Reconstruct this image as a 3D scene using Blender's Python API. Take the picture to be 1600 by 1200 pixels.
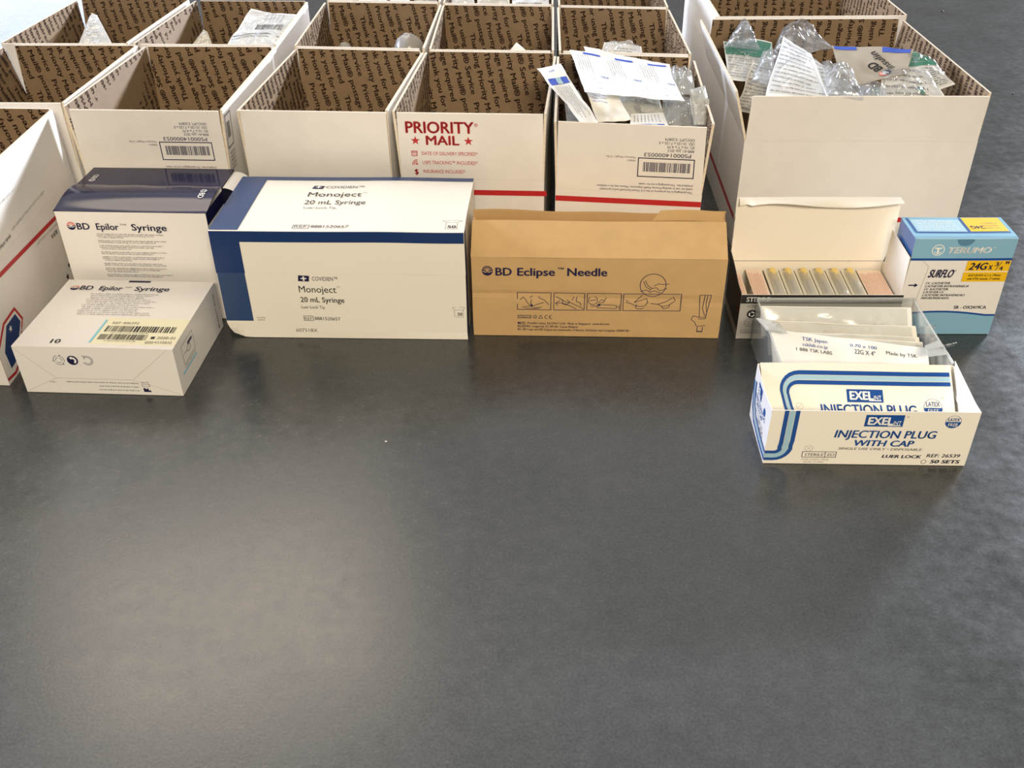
import bpy, bmesh, math, random
from mathutils import Vector, Matrix, noise

scene = bpy.context.scene
for o in list(bpy.data.objects):
    bpy.data.objects.remove(o, do_unlink=True)
COL = scene.collection

# ---------------------------------------------------------------- camera
cam_data = bpy.data.cameras.new('camera')
cam_data.sensor_fit = 'HORIZONTAL'
cam_data.sensor_width = 36.0
cam_data.lens = 34.428
cam_data.clip_start = 0.02
cam = bpy.data.objects.new('camera', cam_data)
COL.objects.link(cam)
cam.matrix_world = (Matrix.Translation((0, 0, 0.6189)) @
                    Matrix.Rotation(math.radians(90) - 0.61152, 4, 'X') @
                    Matrix.Rotation(-0.01237, 4, 'Z'))
scene.camera = cam

# ---------------------------------------------------------------- light
scene.view_settings.view_transform = 'Standard'
scene.view_settings.look = 'None'
scene.view_settings.gamma = 1.0
scene.view_settings.use_curve_mapping = False
scene.view_settings.exposure = 0.0

world = bpy.data.worlds.new('room_air')
scene.world = world
world.use_nodes = True
bg = world.node_tree.nodes['Background']
bg.inputs[0].default_value = (1.0, 0.93, 0.84, 1)
bg.inputs[1].default_value = 0.22


def area(name, loc, target, sx, sy, power, color):
    d = bpy.data.lights.new(name, 'AREA')
    d.shape = 'RECTANGLE'
    d.size = sx
    d.size_y = sy
    d.energy = power
    d.color = color
    ob = bpy.data.objects.new(name, d)
    COL.objects.link(ob)
    ob.location = loc
    ob.rotation_euler = (Vector(target) - Vector(loc)).to_track_quat('-Z', 'Y').to_euler()
    return ob


# daylight: the open garage door at the back left, a strip window at the back right and an added glow panel overhead;
# warm lamps: one over the photographer, one at the back left
area('garage_door_daylight', (-3.6, 5.2, 1.25), (-0.3, 1.2, 0.2), 3.4, 2.4, 110, (0.68, 0.77, 1.0))
area('side_window_daylight', (-4.4, 2.2, 1.7), (0.0, 1.2, 0.1), 1.8, 1.2, 330, (0.70, 0.79, 1.0))
area('strip_window_daylight', (5.0, 6.0, 1.60), (-0.3, 1.2, 0.1), 1.0, 0.30, 850, (0.80, 0.87, 1.0))
area('added_ceiling_glow', (-0.4, 3.4, 2.7), (-0.4, 3.4, 0.0), 4.4, 3.6, 38, (0.97, 0.98, 1.0))  # unseen panel put in for the glow of a bright ceiling
area('ceiling_lamp_front', (0.30, -1.4, 1.62), (0.1, 1.1, 0.1), 1.0, 0.4, 62, (1.0, 0.86, 0.66))
area('ceiling_lamp_back', (-1.2, 2.8, 2.6), (-0.6, 0.8, 0.0), 1.4, 0.9, 21, (1.0, 0.84, 0.64))


# ---------------------------------------------------------------- materials
def lin(c):
    c = c / 255.0
    return c / 12.92 if c <= 0.04045 else ((c + 0.055) / 1.055) ** 2.4


def rgb(r, g, b):
    return (lin(r), lin(g), lin(b), 1.0)


MATS = {}


def pm(name, col, rough=0.5, spec=0.4, mottle=0.0, scale=60, bump=0.0, coat=0.0, metallic=0.0):
    m = bpy.data.materials.new(name)
    m.use_nodes = True
    nt = m.node_tree
    b = nt.nodes['Principled BSDF']
    b.inputs['Base Color'].default_value = rgb(*col)
    b.inputs['Roughness'].default_value = rough
    b.inputs['Specular IOR Level'].default_value = spec
    b.inputs['Coat Weight'].default_value = coat
    b.inputs['Coat Roughness'].default_value = 0.12
    b.inputs['Metallic'].default_value = metallic
    if mottle or bump:
        tc = nt.nodes.new('ShaderNodeTexCoord')
        n = nt.nodes.new('ShaderNodeTexNoise')
        n.inputs['Scale'].default_value = scale
        n.inputs['Detail'].default_value = 4
        nt.links.new(tc.outputs['Object'], n.inputs['Vector'])
        if mottle:
            r = nt.nodes.new('ShaderNodeMapRange')
            r.inputs['From Min'].default_value = 0.3
            r.inputs['From Max'].default_value = 0.7
            r.inputs['To Min'].default_value = 1 - mottle
            r.inputs['To Max'].default_value = 1 + mottle * 0.5
            mx = nt.nodes.new('ShaderNodeVectorMath')
            mx.operation = 'SCALE'
            mx.inputs[0].default_value = rgb(*col)[:3]
            nt.links.new(n.outputs['Fac'], r.inputs['Value'])
            nt.links.new(r.outputs['Result'], mx.inputs['Scale'])
            nt.links.new(mx.outputs['Vector'], b.inputs['Base Color'])
        if bump:
            bp = nt.nodes.new('ShaderNodeBump')
            bp.inputs['Strength'].default_value = bump
            bp.inputs['Distance'].default_value = 0.002
            nt.links.new(n.outputs['Fac'], bp.inputs['Height'])
            nt.links.new(bp.outputs['Normal'], b.inputs['Normal'])
    MATS[name] = m
    return m


def film(name, tint, gloss=0.14, milk=0.10, milkcol=(225, 228, 230), rough=0.10):
    m = bpy.data.materials.new(name)
    m.use_nodes = True
    nt = m.node_tree
    nt.nodes.remove(nt.nodes['Principled BSDF'])
    out = nt.nodes['Material Output']
    tr = nt.nodes.new('ShaderNodeBsdfTransparent')
    tr.inputs[0].default_value = tint + (1,)
    df = nt.nodes.new('ShaderNodeBsdfDiffuse')
    df.inputs[0].default_value = rgb(*milkcol)
    gl = nt.nodes.new('ShaderNodeBsdfGlossy')
    gl.inputs['Roughness'].default_value = rough
    gl.inputs['Color'].default_value = (1, 1, 1, 1)
    a = nt.nodes.new('ShaderNodeMixShader')
    a.inputs[0].default_value = milk
    nt.links.new(tr.outputs[0], a.inputs[1])
    nt.links.new(df.outputs[0], a.inputs[2])
    lw = nt.nodes.new('ShaderNodeLayerWeight')
    lw.inputs['Blend'].default_value = 0.35
    mr = nt.nodes.new('ShaderNodeMapRange')
    mr.inputs['To Min'].default_value = gloss
    mr.inputs['To Max'].default_value = min(1, gloss + 0.38)
    nt.links.new(lw.outputs['Fresnel'], mr.inputs['Value'])
    c = nt.nodes.new('ShaderNodeMixShader')
    nt.links.new(mr.outputs['Result'], c.inputs[0])
    nt.links.new(a.outputs[0], c.inputs[1])
    nt.links.new(gl.outputs[0], c.inputs[2])
    nt.links.new(c.outputs[0], out.inputs['Surface'])
    MATS[name] = m
    return m


pm('mailer_white', (236, 231, 224), 0.42, 0.35, 0.03, 40)
pm('kraft_inside', (146, 122, 94), 0.45, 0.5, 0.08, 90)
pm('board_edge', (226, 212, 190), 0.85, 0.1, 0.12, 300)
pm('kraft_ink', (66, 48, 36), 0.7, 0.2)
pm('kraft_gold', (204, 168, 116), 0.62, 0.25, 0.06, 45, 0.10)
pm('kraft_tape', (188, 150, 98), 0.42, 0.4, 0.04, 60)
pm('card_white', (242, 238, 232), 0.30, 0.45)
pm('card_cream', (243, 238, 224), 0.45, 0.3)
pm('card_inside', (240, 232, 216), 0.7, 0.2)
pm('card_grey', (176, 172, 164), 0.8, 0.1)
pm('navy_gloss', (30, 30, 66), 0.12, 0.32)
pm('navy_print', (28, 56, 108), 0.30, 0.5)
pm('navy_pale', (50, 74, 116), 0.28, 0.5)
pm('ink_navy', (36, 34, 72), 0.4, 0.3)
pm('ink_blue', (22, 76, 150), 0.35, 0.4)
pm('badge_blue', (30, 58, 112), 0.35, 0.4)
pm('ink_pale_blue', (164, 200, 214), 0.35, 0.4)
pm('ink_cyan', (128, 204, 226), 0.4, 0.4)
pm('ink_black', (34, 32, 34), 0.45, 0.3)
pm('ink_grey', (104, 101, 102), 0.5, 0.3)
pm('ink_faint', (190, 184, 176), 0.5, 0.3)
pm('ink_red', (190, 42, 46), 0.4, 0.4)
pm('ink_orange', (226, 96, 62), 0.4, 0.4)
pm('ink_white', (246, 244, 240), 0.35, 0.4)
pm('ink_pink', (222, 150, 118), 0.5, 0.3)
pm('label_yellow', (246, 240, 206), 0.32, 0.4)
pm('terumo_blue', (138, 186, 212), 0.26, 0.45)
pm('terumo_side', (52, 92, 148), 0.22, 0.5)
pm('terumo_notch_shade', (92, 138, 168), 0.3, 0.4)  # carton blue darkened: the shade inside the thumb notch, put into the colour
pm('terumo_yellow', (246, 196, 30), 0.32, 0.4)
pm('pouch_paper', (244, 244, 240), 0.6, 0.2, bump=0.15, scale=50)
pm('pouch_cream', (236, 230, 214), 0.6, 0.2, bump=0.15, scale=50)
pm('pouch_taupe', (176, 166, 150), 0.35, 0.4)
pm('pouch_green', (20, 148, 116), 0.4, 0.4)
pm('pouch_blue', (52, 88, 196), 0.3, 0.5)
pm('blister_paper', (240, 218, 198), 0.6, 0.2)
pm('blister_grey', (226, 220, 200), 0.25, 0.5)
pm('hub_yellow', (240, 210, 120), 0.3, 0.5)
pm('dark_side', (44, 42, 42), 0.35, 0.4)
pm('syringe_body', (96, 84, 66), 0.3, 0.5)
film('clear_film', (0.95, 0.955, 0.96), 0.03, 0.06, rough=0.16)
film('milky_film', (0.92, 0.93, 0.92), 0.03, 0.36, (232, 232, 226), 0.24)
film('case_plastic', (0.95, 0.955, 0.95), 0.05, 0.10, (230, 232, 226), 0.08)

# floor: grey painted concrete with a soft gloss
fm = bpy.data.materials.new('painted_concrete')
fm.use_nodes = True
nt = fm.node_tree
b = nt.nodes['Principled BSDF']
tc = nt.nodes.new('ShaderNodeTexCoord')


def noise_node(scale, detail, rough=0.55):
    n = nt.nodes.new('ShaderNodeTexNoise')
    n.inputs['Scale'].default_value = scale
    n.inputs['Detail'].default_value = detail
    n.inputs['Roughness'].default_value = rough
    nt.links.new(tc.outputs['Object'], n.inputs['Vector'])
    return n


n1 = noise_node(9, 6, 0.65)
n2 = noise_node(70, 8, 0.7)
n3 = noise_node(420, 3)
n4 = noise_node(260, 5, 0.65)
mixn = nt.nodes.new('ShaderNodeMath')
mixn.operation = 'MULTIPLY_ADD'
mixn.inputs[1].default_value = 0.55
nt.links.new(n2.outputs['Fac'], mixn.inputs[0])
hf = nt.nodes.new('ShaderNodeMath')
hf.operation = 'MULTIPLY'
hf.inputs[1].default_value = 0.45
nt.links.new(n1.outputs['Fac'], hf.inputs[0])
nt.links.new(hf.outputs[0], mixn.inputs[2])
cr = nt.nodes.new('ShaderNodeValToRGB')
cr.color_ramp.elements[0].position = 0.36
cr.color_ramp.elements[0].color = rgb(52, 54, 54)
cr.color_ramp.elements[1].position = 0.66
cr.color_ramp.elements[1].color = rgb(68, 70, 70)
nt.links.new(mixn.outputs[0], cr.inputs['Fac'])
# sparse dark specks of grit in the paint
vor = nt.nodes.new('ShaderNodeTexVoronoi')
vor.inputs['Scale'].default_value = 9
nt.links.new(tc.outputs['Object'], vor.inputs['Vector'])
sp = nt.nodes.new('ShaderNodeMath')
sp.operation = 'LESS_THAN'
sp.inputs[1].default_value = 0.022
nt.links.new(vor.outputs['Distance'], sp.inputs[0])
spm = nt.nodes.new('ShaderNodeMixRGB')
spm.inputs['Color2'].default_value = rgb(34, 35, 36)
nt.links.new(sp.outputs[0], spm.inputs['Fac'])
nt.links.new(cr.outputs['Color'], spm.inputs['Color1'])
grain = nt.nodes.new('ShaderNodeMapRange')
grain.inputs['From Min'].default_value = 0.3
grain.inputs['From Max'].default_value = 0.7
grain.inputs['To Min'].default_value = 0.72
grain.inputs['To Max'].default_value = 1.28
nt.links.new(n3.outputs['Fac'], grain.inputs['Value'])
gm = nt.nodes.new('ShaderNodeVectorMath')
gm.operation = 'SCALE'
nt.links.new(spm.outputs['Color'], gm.inputs[0])
nt.links.new(grain.outputs['Result'], gm.inputs['Scale'])
n5 = noise_node(26, 10, 0.78)
sc_ = nt.nodes.new('ShaderNodeMapRange')
sc_.inputs['From Min'].default_value = 0.63
sc_.inputs['From Max'].default_value = 0.80
sc_.inputs['To Max'].default_value = 0.45
nt.links.new(n5.outputs['Fac'], sc_.inputs['Value'])
scuff = nt.nodes.new('ShaderNodeMixRGB')
scuff.inputs['Color2'].default_value = rgb(112, 112, 112)
nt.links.new(sc_.outputs['Result'], scuff.inputs['Fac'])
nt.links.new(gm.outputs['Vector'], scuff.inputs['Color1'])
nt.links.new(scuff.outputs['Color'], b.inputs['Base Color'])
rr = nt.nodes.new('ShaderNodeMapRange')
rr.inputs['From Min'].default_value = 0.35
rr.inputs['From Max'].default_value = 0.65
rr.inputs['To Min'].default_value = 0.19
rr.inputs['To Max'].default_value = 0.31
nt.links.new(mixn.outputs[0], rr.inputs['Value'])
nt.links.new(rr.outputs['Result'], b.inputs['Roughness'])
b.inputs['Specular IOR Level'].default_value = 0.62
bp = nt.nodes.new('ShaderNodeBump')
bp.inputs['Strength'].default_value = 0.20
bp.inputs['Distance'].default_value = 0.0005
nt.links.new(n2.outputs['Fac'], bp.inputs['Height'])
bp2 = nt.nodes.new('ShaderNodeBump')
bp2.inputs['Strength'].default_value = 0.16
bp2.inputs['Distance'].default_value = 0.0003
nt.links.new(n3.outputs['Fac'], bp2.inputs['Height'])
nt.links.new(bp.outputs['Normal'], bp2.inputs['Normal'])
nt.links.new(bp2.outputs['Normal'], b.inputs['Normal'])
MATS['floor'] = fm

# ---------------------------------------------------------------- mesh helpers
V = Vector
ORIG = {}


def tag(o, label=None, cat=None, group=None, kind=None):
    if label:
        o['label'] = label
    if cat:
        o['category'] = cat
    if group:
        o['group'] = group
    if kind:
        o['kind'] = kind
    return o


def thing(name, label, cat, loc, group=None):
    o = bpy.data.objects.new(name, None)
    COL.objects.link(o)
    o.empty_display_size = 0.03
    o.location = loc
    ORIG[o.name] = tuple(loc)
    return tag(o, label, cat, group)


LAYER = {'ink_orange': 1, 'terumo_yellow': 1, 'mailer_white': 1, 'ink_pale_blue': 1, 'ink_white': 3, 'kraft_gold': 3, 'badge_blue': 2}
LETTER = ('ink_navy', 'ink_blue', 'ink_black', 'ink_grey', 'ink_faint', 'ink_red', 'ink_pink', 'kraft_ink')


class MB:
    """collects faces; build() links them as ONE mesh object"""

    def __init__(self):
        self.v = []
        self.f = []
        self.m = []
        self.slots = []

    def slot(self, mat):
        if mat not in self.slots:
            self.slots.append(mat)
        return self.slots.index(mat)

    def poly(self, pts, mat):
        i = len(self.v)
        self.v += [tuple(p) for p in pts]
        self.f.append(tuple(range(i, i + len(pts))))
        self.m.append(self.slot(mat))

    def grid(self, fn, nu, nv, mat):
        i = len(self.v)
        for b_ in range(nv + 1):
            for a_ in range(nu + 1):
                self.v.append(tuple(fn(a_ / nu, b_ / nv)))
        s = self.slot(mat)
        for b_ in range(nv):
            for a_ in range(nu):
                k = i + b_ * (nu + 1) + a_
                self.f.append((k, k + 1, k + nu + 2, k + nu + 1))
                self.m.append(s)

    def box(self, o, U, W, N, mat):
        """parallelepiped from corner o along U, W, N (U x W = N side out)"""
        o, U, W, N = V(o), V(U), V(W), V(N)
        c = [o, o + U, o + U + W, o + W]
        t = [p + N for p in c]
        self.poly(c[::-1], mat)
        self.poly(t, mat)
        for k in range(4):
            self.poly([c[k], c[(k + 1) % 4], t[(k + 1) % 4], t[k]], mat)

    def slab(self, q, t, mo, mi, me):
        """board: quad q counter-clockwise seen from outside, thickness t inwards"""
        q = [V(p) for p in q]
        n = (q[1] - q[0]).cross(q[3] - q[0]).normalized()
        r = [p - n * t for p in q]
        self.poly(q, mo)
        self.poly(r[::-1], mi)
        for k in range(4):
            self.poly([q[k], r[k], r[(k + 1) % 4], q[(k + 1) % 4]], me)

    def sheet(self, fn, nrm, t, nu, nv, mat, mat2=None):
        """a thin curved sheet with thickness: fn(u,v) and unit normal nrm"""
        n = V(nrm)
        self.grid(fn, nu, nv, mat)
        bk = lambda u, v: V(fn(1 - u, v)) - n * t
        self.grid(bk, nu, nv, mat2 or mat)
        for (a, c_, k) in (((0, 0), (1, 0), nu), ((1, 0), (1, 1), nv), ((1, 1), (0, 1), nu), ((0, 1), (0, 0), nv)):
            for s in range(k):
                u0 = a[0] + (c_[0] - a[0]) * s / k
                v0 = a[1] + (c_[1] - a[1]) * s / k
                u1 = a[0] + (c_[0] - a[0]) * (s + 1) / k
                v1 = a[1] + (c_[1] - a[1]) * (s + 1) / k
                p, q = V(fn(u0, v0)), V(fn(u1, v1))
                self.poly([p, p - n * t, q - n * t, q], mat)

    def tube(self, pts, r, mat, n=6):
        pts = [V(p) for p in pts]
        i = len(self.v)
        s = self.slot(mat)
        for k, p in enumerate(pts):
            d = (pts[min(k + 1, len(pts) - 1)] - pts[max(k - 1, 0)]).normalized()
            a = d.cross(V((0, 0, 1)))
            a = a.normalized() if a.length > 1e-4 else V((1, 0, 0))
            c_ = d.cross(a)
            rr_ = r[k] if isinstance(r, (list, tuple)) else r
            for j in range(n):
                t = 2 * math.pi * j / n
                self.v.append(tuple(p + a * math.cos(t) * rr_ + c_ * math.sin(t) * rr_))
        for k in range(len(pts) - 1):
            for j in range(n):
                self.f.append((i + k * n + j, i + k * n + (j + 1) % n, i + (k + 1) * n + (j + 1) % n, i + (k + 1) * n + j))
                self.m.append(s)
        self.f.append(tuple(i + j for j in range(n))[::-1])
        self.m.append(s)
        self.f.append(tuple(i + (len(pts) - 1) * n + j for j in range(n)))
        self.m.append(s)

    def art(self, A, fn):
        """A: flat artwork in millimetres; fn(x_mm, y_mm) -> world point"""
        for vs, fs, mat in A.items:
            i = len(self.v)
            s = self.slot(mat)
            lay = LAYER.get(mat, 0) if len(fs) < 60 or mat not in LAYER else LAYER[mat]
            if len(vs) > 30 and mat in LETTER:
                lay = 3
            if lay and len(A.items) > 1:
                x, y = vs[0]
                p0 = V(fn(x, y))
                e = A.unit
                n = (V(fn(x + e, y)) - p0).cross(V(fn(x, y + e)) - p0).normalized() * (lay * .00013)
                self.v += [tuple(V(fn(x, y)) + n) for x, y in vs]
            else:
                self.v += [tuple(fn(x, y)) for x, y in vs]
            for f in fs:
                self.f.append(tuple(i + k for k in f))
                self.m.append(s)

    def build(self, name, parent=None, smooth=False, label=None):
        me = bpy.data.meshes.new(name)
        if parent is not None:
            off = V(ORIG[parent.name])
        else:
            n = len(self.v)
            off = V((sum(p[0] for p in self.v) / n, sum(p[1] for p in self.v) / n, min(p[2] for p in self.v)))
        me.from_pydata([(p[0] - off.x, p[1] - off.y, p[2] - off.z) for p in self.v], [], self.f)
        for s in self.slots:
            me.materials.append(MATS[s])
        me.polygons.foreach_set('material_index', self.m)
        if smooth:
            me.polygons.foreach_set('use_smooth', [True] * len(self.f))
            bm = bmesh.new()
            bm.from_mesh(me)
            bmesh.ops.remove_doubles(bm, verts=bm.verts, dist=0.00001)
            bm.to_mesh(me)
            bm.free()
            me.set_sharp_from_angle(angle=math.radians(50))
        me.update()
        ob = bpy.data.objects.new(name, me)
        COL.objects.link(ob)
        ORIG[ob.name] = tuple(off)
        if parent is not None:
            ob.parent = parent
        else:
            ob.location = off
        if label:
            ob['label'] = label
        return ob



# ---------------------------------------------------------------- flat artwork
_glyph = {}


def glyphs(s, bold=0.0, res=3):
    key = (s, bold, res)
    if key not in _glyph:
        c = bpy.data.curves.new('lettering', 'FONT')
        c.body = s
        c.size = 1.0
        c.resolution_u = res
        ob = bpy.data.objects.new('lettering', c)
        me = ob.to_mesh()
        vs = [(v.co.x, v.co.y) for v in me.vertices]
        fs = [tuple(p.vertices) for p in me.polygons]
        # make every face look up
        out = []
        for f in fs:
            a = sum(vs[f[k]][0] * vs[f[(k + 1) % len(f)]][1] - vs[f[(k + 1) % len(f)]][0] * vs[f[k]][1] for k in range(len(f)))
            out.append(f if a > 0 else f[::-1])
        ob.to_mesh_clear()
        bpy.data.objects.remove(ob)
        bpy.data.curves.remove(c)
        if bold:
            n = len(vs)
            vs0, out0 = vs, out
            vs, out = [], []
            for dx, dy in ((-bold, 0), (bold, 0), (0, bold * .6), (0, -bold * .6)):
                k0 = len(vs)
                vs = vs + [(x + dx, y + dy) for x, y in vs0]
                out = out + [tuple(k + k0 for k in f) for f in out0]
        _glyph[key] = (vs, out)
    return _glyph[key]


class Art:
    unit = 0.5

    def __init__(self):
        self.items = []

    def add(self, vs, fs, mat):
        self.items.append((vs, fs, mat))

    def poly(self, pts, mat):
        a = sum(pts[k][0] * pts[(k + 1) % len(pts)][1] - pts[(k + 1) % len(pts)][0] * pts[k][1] for k in range(len(pts)))
        if a < 0:
            pts = pts[::-1]
        self.add(list(pts), [tuple(range(len(pts)))], mat)

    def rect(self, x0, y0, x1, y1, mat, nx=1, ny=1):
        vs, fs = [], []
        for j in range(ny + 1):
            for i in range(nx + 1):
                vs.append((x0 + (x1 - x0) * i / nx, y0 + (y1 - y0) * j / ny))
        for j in range(ny):
            for i in range(nx):
                k = j * (nx + 1) + i
                fs.append((k, k + 1, k + nx + 2, k + nx + 1))
        self.add(vs, fs, mat)

    def frame(self, x0, y0, x1, y1, w, mat):
        self.rect(x0, y0, x1, y0 + w, mat)
        self.rect(x0, y1 - w, x1, y1, mat)
        self.rect(x0, y0 + w, x0 + w, y1 - w, mat)
        self.rect(x1 - w, y0 + w, x1, y1 - w, mat)

    def line(self, pts, w, mat, closed=False):
        n = len(pts)
        for k in range(n if closed else n - 1):
            (x0, y0), (x1, y1) = pts[k], pts[(k + 1) % n]
            d = math.hypot(x1 - x0, y1 - y0) or 1
            nx, ny = -(y1 - y0) / d * w / 2, (x1 - x0) / d * w / 2
            self.poly([(x0 - nx, y0 - ny), (x1 - nx, y1 - ny), (x1 + nx, y1 + ny), (x0 + nx, y0 + ny)], mat)

    def band(self, pts, w, mat):
        """a strip of even width through pts, with mitred joints"""
        L, R = [], []
        n = len(pts)
        for k in range(n):
            ax, ay = pts[max(k - 1, 0)]
            bx_, by_ = pts[min(k + 1, n - 1)]
            d = math.hypot(bx_ - ax, by_ - ay)
            nx, ny = -(by_ - ay) / d, (bx_ - ax) / d
            L.append((pts[k][0] + nx * w / 2, pts[k][1] + ny * w / 2))
            R.append((pts[k][0] - nx * w / 2, pts[k][1] - ny * w / 2))
        for k in range(n - 1):
            self.poly([R[k], R[k + 1], L[k + 1], L[k]], mat)

    def ribbon(self, L, R, mat):
        for k in range(len(L) - 1):
            self.poly([R[k], R[k + 1], L[k + 1], L[k]], mat)

    def disc(self, cx, cy, r, mat, a0=0, a1=360, n=20, ry=None):
        ry = ry or r
        pts = [(cx + r * math.cos(math.radians(a0 + (a1 - a0) * k / n)), cy + ry * math.sin(math.radians(a0 + (a1 - a0) * k / n))) for k in range(n + (a1 - a0 < 360))]
        self.poly(pts, mat)

    def ring(self, cx, cy, r, w, mat, a0=0, a1=360, n=24, ry=None):
        k_ = (ry or r) / r
        P = lambda rr_, k: (cx + rr_ * math.cos(math.radians(a0 + (a1 - a0) * k / n)), cy + k_ * rr_ * math.sin(math.radians(a0 + (a1 - a0) * k / n)))
        for k in range(n):
            self.poly([P(r - w, k), P(r, k), P(r, k + 1), P(r - w, k + 1)], mat)

    def star(self, cx, cy, r, mat):
        for k in range(5):
            a = math.radians(90 + 72 * k)
            b1 = a + math.radians(36)
            b2 = a - math.radians(36)
            self.poly([(cx, cy), (cx + .4 * r * math.cos(b2), cy + .4 * r * math.sin(b2)), (cx + r * math.cos(a), cy + r * math.sin(a)), (cx + .4 * r * math.cos(b1), cy + .4 * r * math.sin(b1))], mat)

    def text(self, s, x, y, w, h, mat, bold=0.0, align='l', shear=0.0, rot=0, res=3):
        """s with its baseline at y, capital height h; w = total width (None: natural)"""
        vs, fs = glyphs(s, bold, res)
        if not vs:
            return
        x0 = min(p[0] for p in vs)
        x1 = max(p[0] for p in vs)
        ky = h / 0.682
        kx = w / (x1 - x0) if w else ky
        wid = kx * (x1 - x0)
        ox = {'l': 0, 'c': -wid / 2, 'r': -wid}[align]
        c_, s_ = math.cos(math.radians(rot)), math.sin(math.radians(rot))
        o = []
        for px, py in vs:
            qx = (px - x0) * kx + ox + py * ky * shear
            qy = py * ky
            o.append((x + qx * c_ - qy * s_, y + qx * s_ + qy * c_))
        self.add(o, fs, mat)

    def greek(self, x, y, w, h, mat, rnd, shear=0.0, fill=1.0):
        """one line of print too small to read"""
        cx = x
        cw = h * 0.62
        vs, fs = [], []
        while cx < x + w * fill:
            for _ in range(rnd.randint(2, 9)):
                if cx > x + w * fill:
                    break
                hh = h * rnd.choice((0.7, 0.7, 0.72, 1.0, 0.95))
                y0 = y - (0.25 * h if rnd.random() < 0.1 else 0)
                ww = cw * rnd.uniform(0.45, 0.75)
                k = len(vs)
                t = h * 0.2
                kind = rnd.random()
                if kind < 0.4:
                    rects = [(cx, y0, cx + t, y + hh), (cx + ww - t, y0, cx + ww, y + hh * .72)]
                elif kind < 0.75:
                    rects = [(cx, y0, cx + t, y + hh), (cx + t, y0, cx + ww, y0 + t), (cx + t, y + hh * .7 - t, cx + ww, y + hh * .7)]
                else:
                    rects = [(cx + ww * .3, y0, cx + ww * .3 + t * 1.2, y + hh), (cx, y + hh * .4, cx + ww, y + hh * .4 + t)]
                for (a, b_, c_, d) in rects:
                    k = len(vs)
                    vs += [(a + shear * (b_ - y), b_), (c_ + shear * (b_ - y), b_), (c_ + shear * (d - y), d), (a + shear * (d - y), d)]
                    fs.append((k, k + 1, k + 2, k + 3))
                cx += cw
            cx += cw * 0.8
        self.add(vs, fs, mat)

    def barcode(self, x0, y0, x1, y1, mat, rnd, shear=0.0):
        x = x0
        u = (x1 - x0) / 95.0
        while x < x1 - u:
            w = u * rnd.choice((1, 1, 1, 2, 2, 3))
            w = min(w, x1 - x)
            self.poly([(x, y0), (x + w, y0), (x + w + shear, y1), (x + shear, y1)], mat)
            x += w + u * rnd.choice((1, 1, 1, 2, 2))

    def put(self, B, rot=0, dx=0, dy=0, sx=1, sy=1, shear=0):
        c_, s_ = math.cos(math.radians(rot)), math.sin(math.radians(rot))
        for vs, fs, mat in B.items:
            self.items.append(([(dx + (x * sx + shear * y) * c_ - y * sy * s_, dy + (x * sx + shear * y) * s_ + y * sy * c_) for x, y in vs], fs, mat))


def clip_tris(vs, fs, x0, y0, x1, y1):
    ov, of = [], []
    for f in fs:
        p = [vs[k] for k in f]
        xs = [q[0] for q in p]
        ys = [q[1] for q in p]
        if max(xs) <= x0 or min(xs) >= x1 or max(ys) <= y0 or min(ys) >= y1:
            continue
        if min(xs) < x0 or max(xs) > x1 or min(ys) < y0 or max(ys) > y1:
            for ax, lim, sg in ((0, x0, 1), (0, x1, -1), (1, y0, 1), (1, y1, -1)):
                q = []
                for k in range(len(p)):
                    a, b_ = p[k], p[(k + 1) % len(p)]
                    da, db = sg * (a[ax] - lim), sg * (b_[ax] - lim)
                    if da >= 0:
                        q.append(a)
                    if da * db < 0:
                        t = da / (da - db)
                        q.append((a[0] + (b_[0] - a[0]) * t, a[1] + (b_[1] - a[1]) * t))
                p = q
                if len(p) < 3:
                    break
            if len(p) < 3:
                continue
        k = len(ov)
        ov += p
        of.append(tuple(range(k, k + len(p))))
    return ov, of


THANKS = 'Thank you for using Priority Mail\u00ae Service   Priority Mail\u00ae postage required'


def thanks_art(W, y0, y1, down=True, tilt=13, phase=0.0, pitch=15.5, size=11.5):
    """the repeated thank-you print of the box insides, clipped to 0..W x y0..y1"""
    A = Art()
    vs, fs = glyphs(THANKS, 0.028, 2)
    L = 91 * 5.0 * size / 11.5
    wid = max(p[0] for p in vs)
    k_ = size / 1.0
    kx = (L - 1.6 * size) / wid
    t = math.radians(tilt)
    d = (math.sin(t), -math.cos(t))
    if not down:
        d = (-d[0], -d[1])
    nrm = (-d[1], d[0])
    H = y1
    col = -12
    ncol = int(W / pitch) + 24
    while col < ncol:
        bx_ = col * pitch / math.cos(t)
        off = ((col * 0.2 + phase) % 1.0) * L
        for rep in (-2, -1, 0, 1):
            s0 = off + rep * L
            ox = bx_ + d[0] * s0 * (1 if down else 1)
            oy = (H + d[1] * s0) if down else d[1] * s0
            # quick reject
            xa, xb = ox, ox + d[0] * L
            ya, yb = oy, oy + d[1] * L
            if max(ya, yb) < y0 - 9 or min(ya, yb) > y1 + 9 or max(xa, xb) < -9 or min(xa, xb) > W + 9:
                continue
            pts = [(ox + d[0] * x * kx + nrm[0] * y * k_, oy + d[1] * x * kx + nrm[1] * y * k_) for x, y in vs]
            ov, of = clip_tris(pts, fs, 0.6, y0 + 0.3, W - 0.6, y1 - 0.3)
            if of:
                A.add(ov, of, 'kraft_ink')
        col += 1
    return A


def plane(o, U, W, off=0.0003):
    """millimetre frame: x along U, y along W, lifted off along the outward normal U x W"""
    o, U, W = V(o), V(U).normalized(), V(W).normalized()
    n = U.cross(W).normalized()
    return lambda x, y: o + U * (x * .001) + W * (y * .001) + n * off


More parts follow.
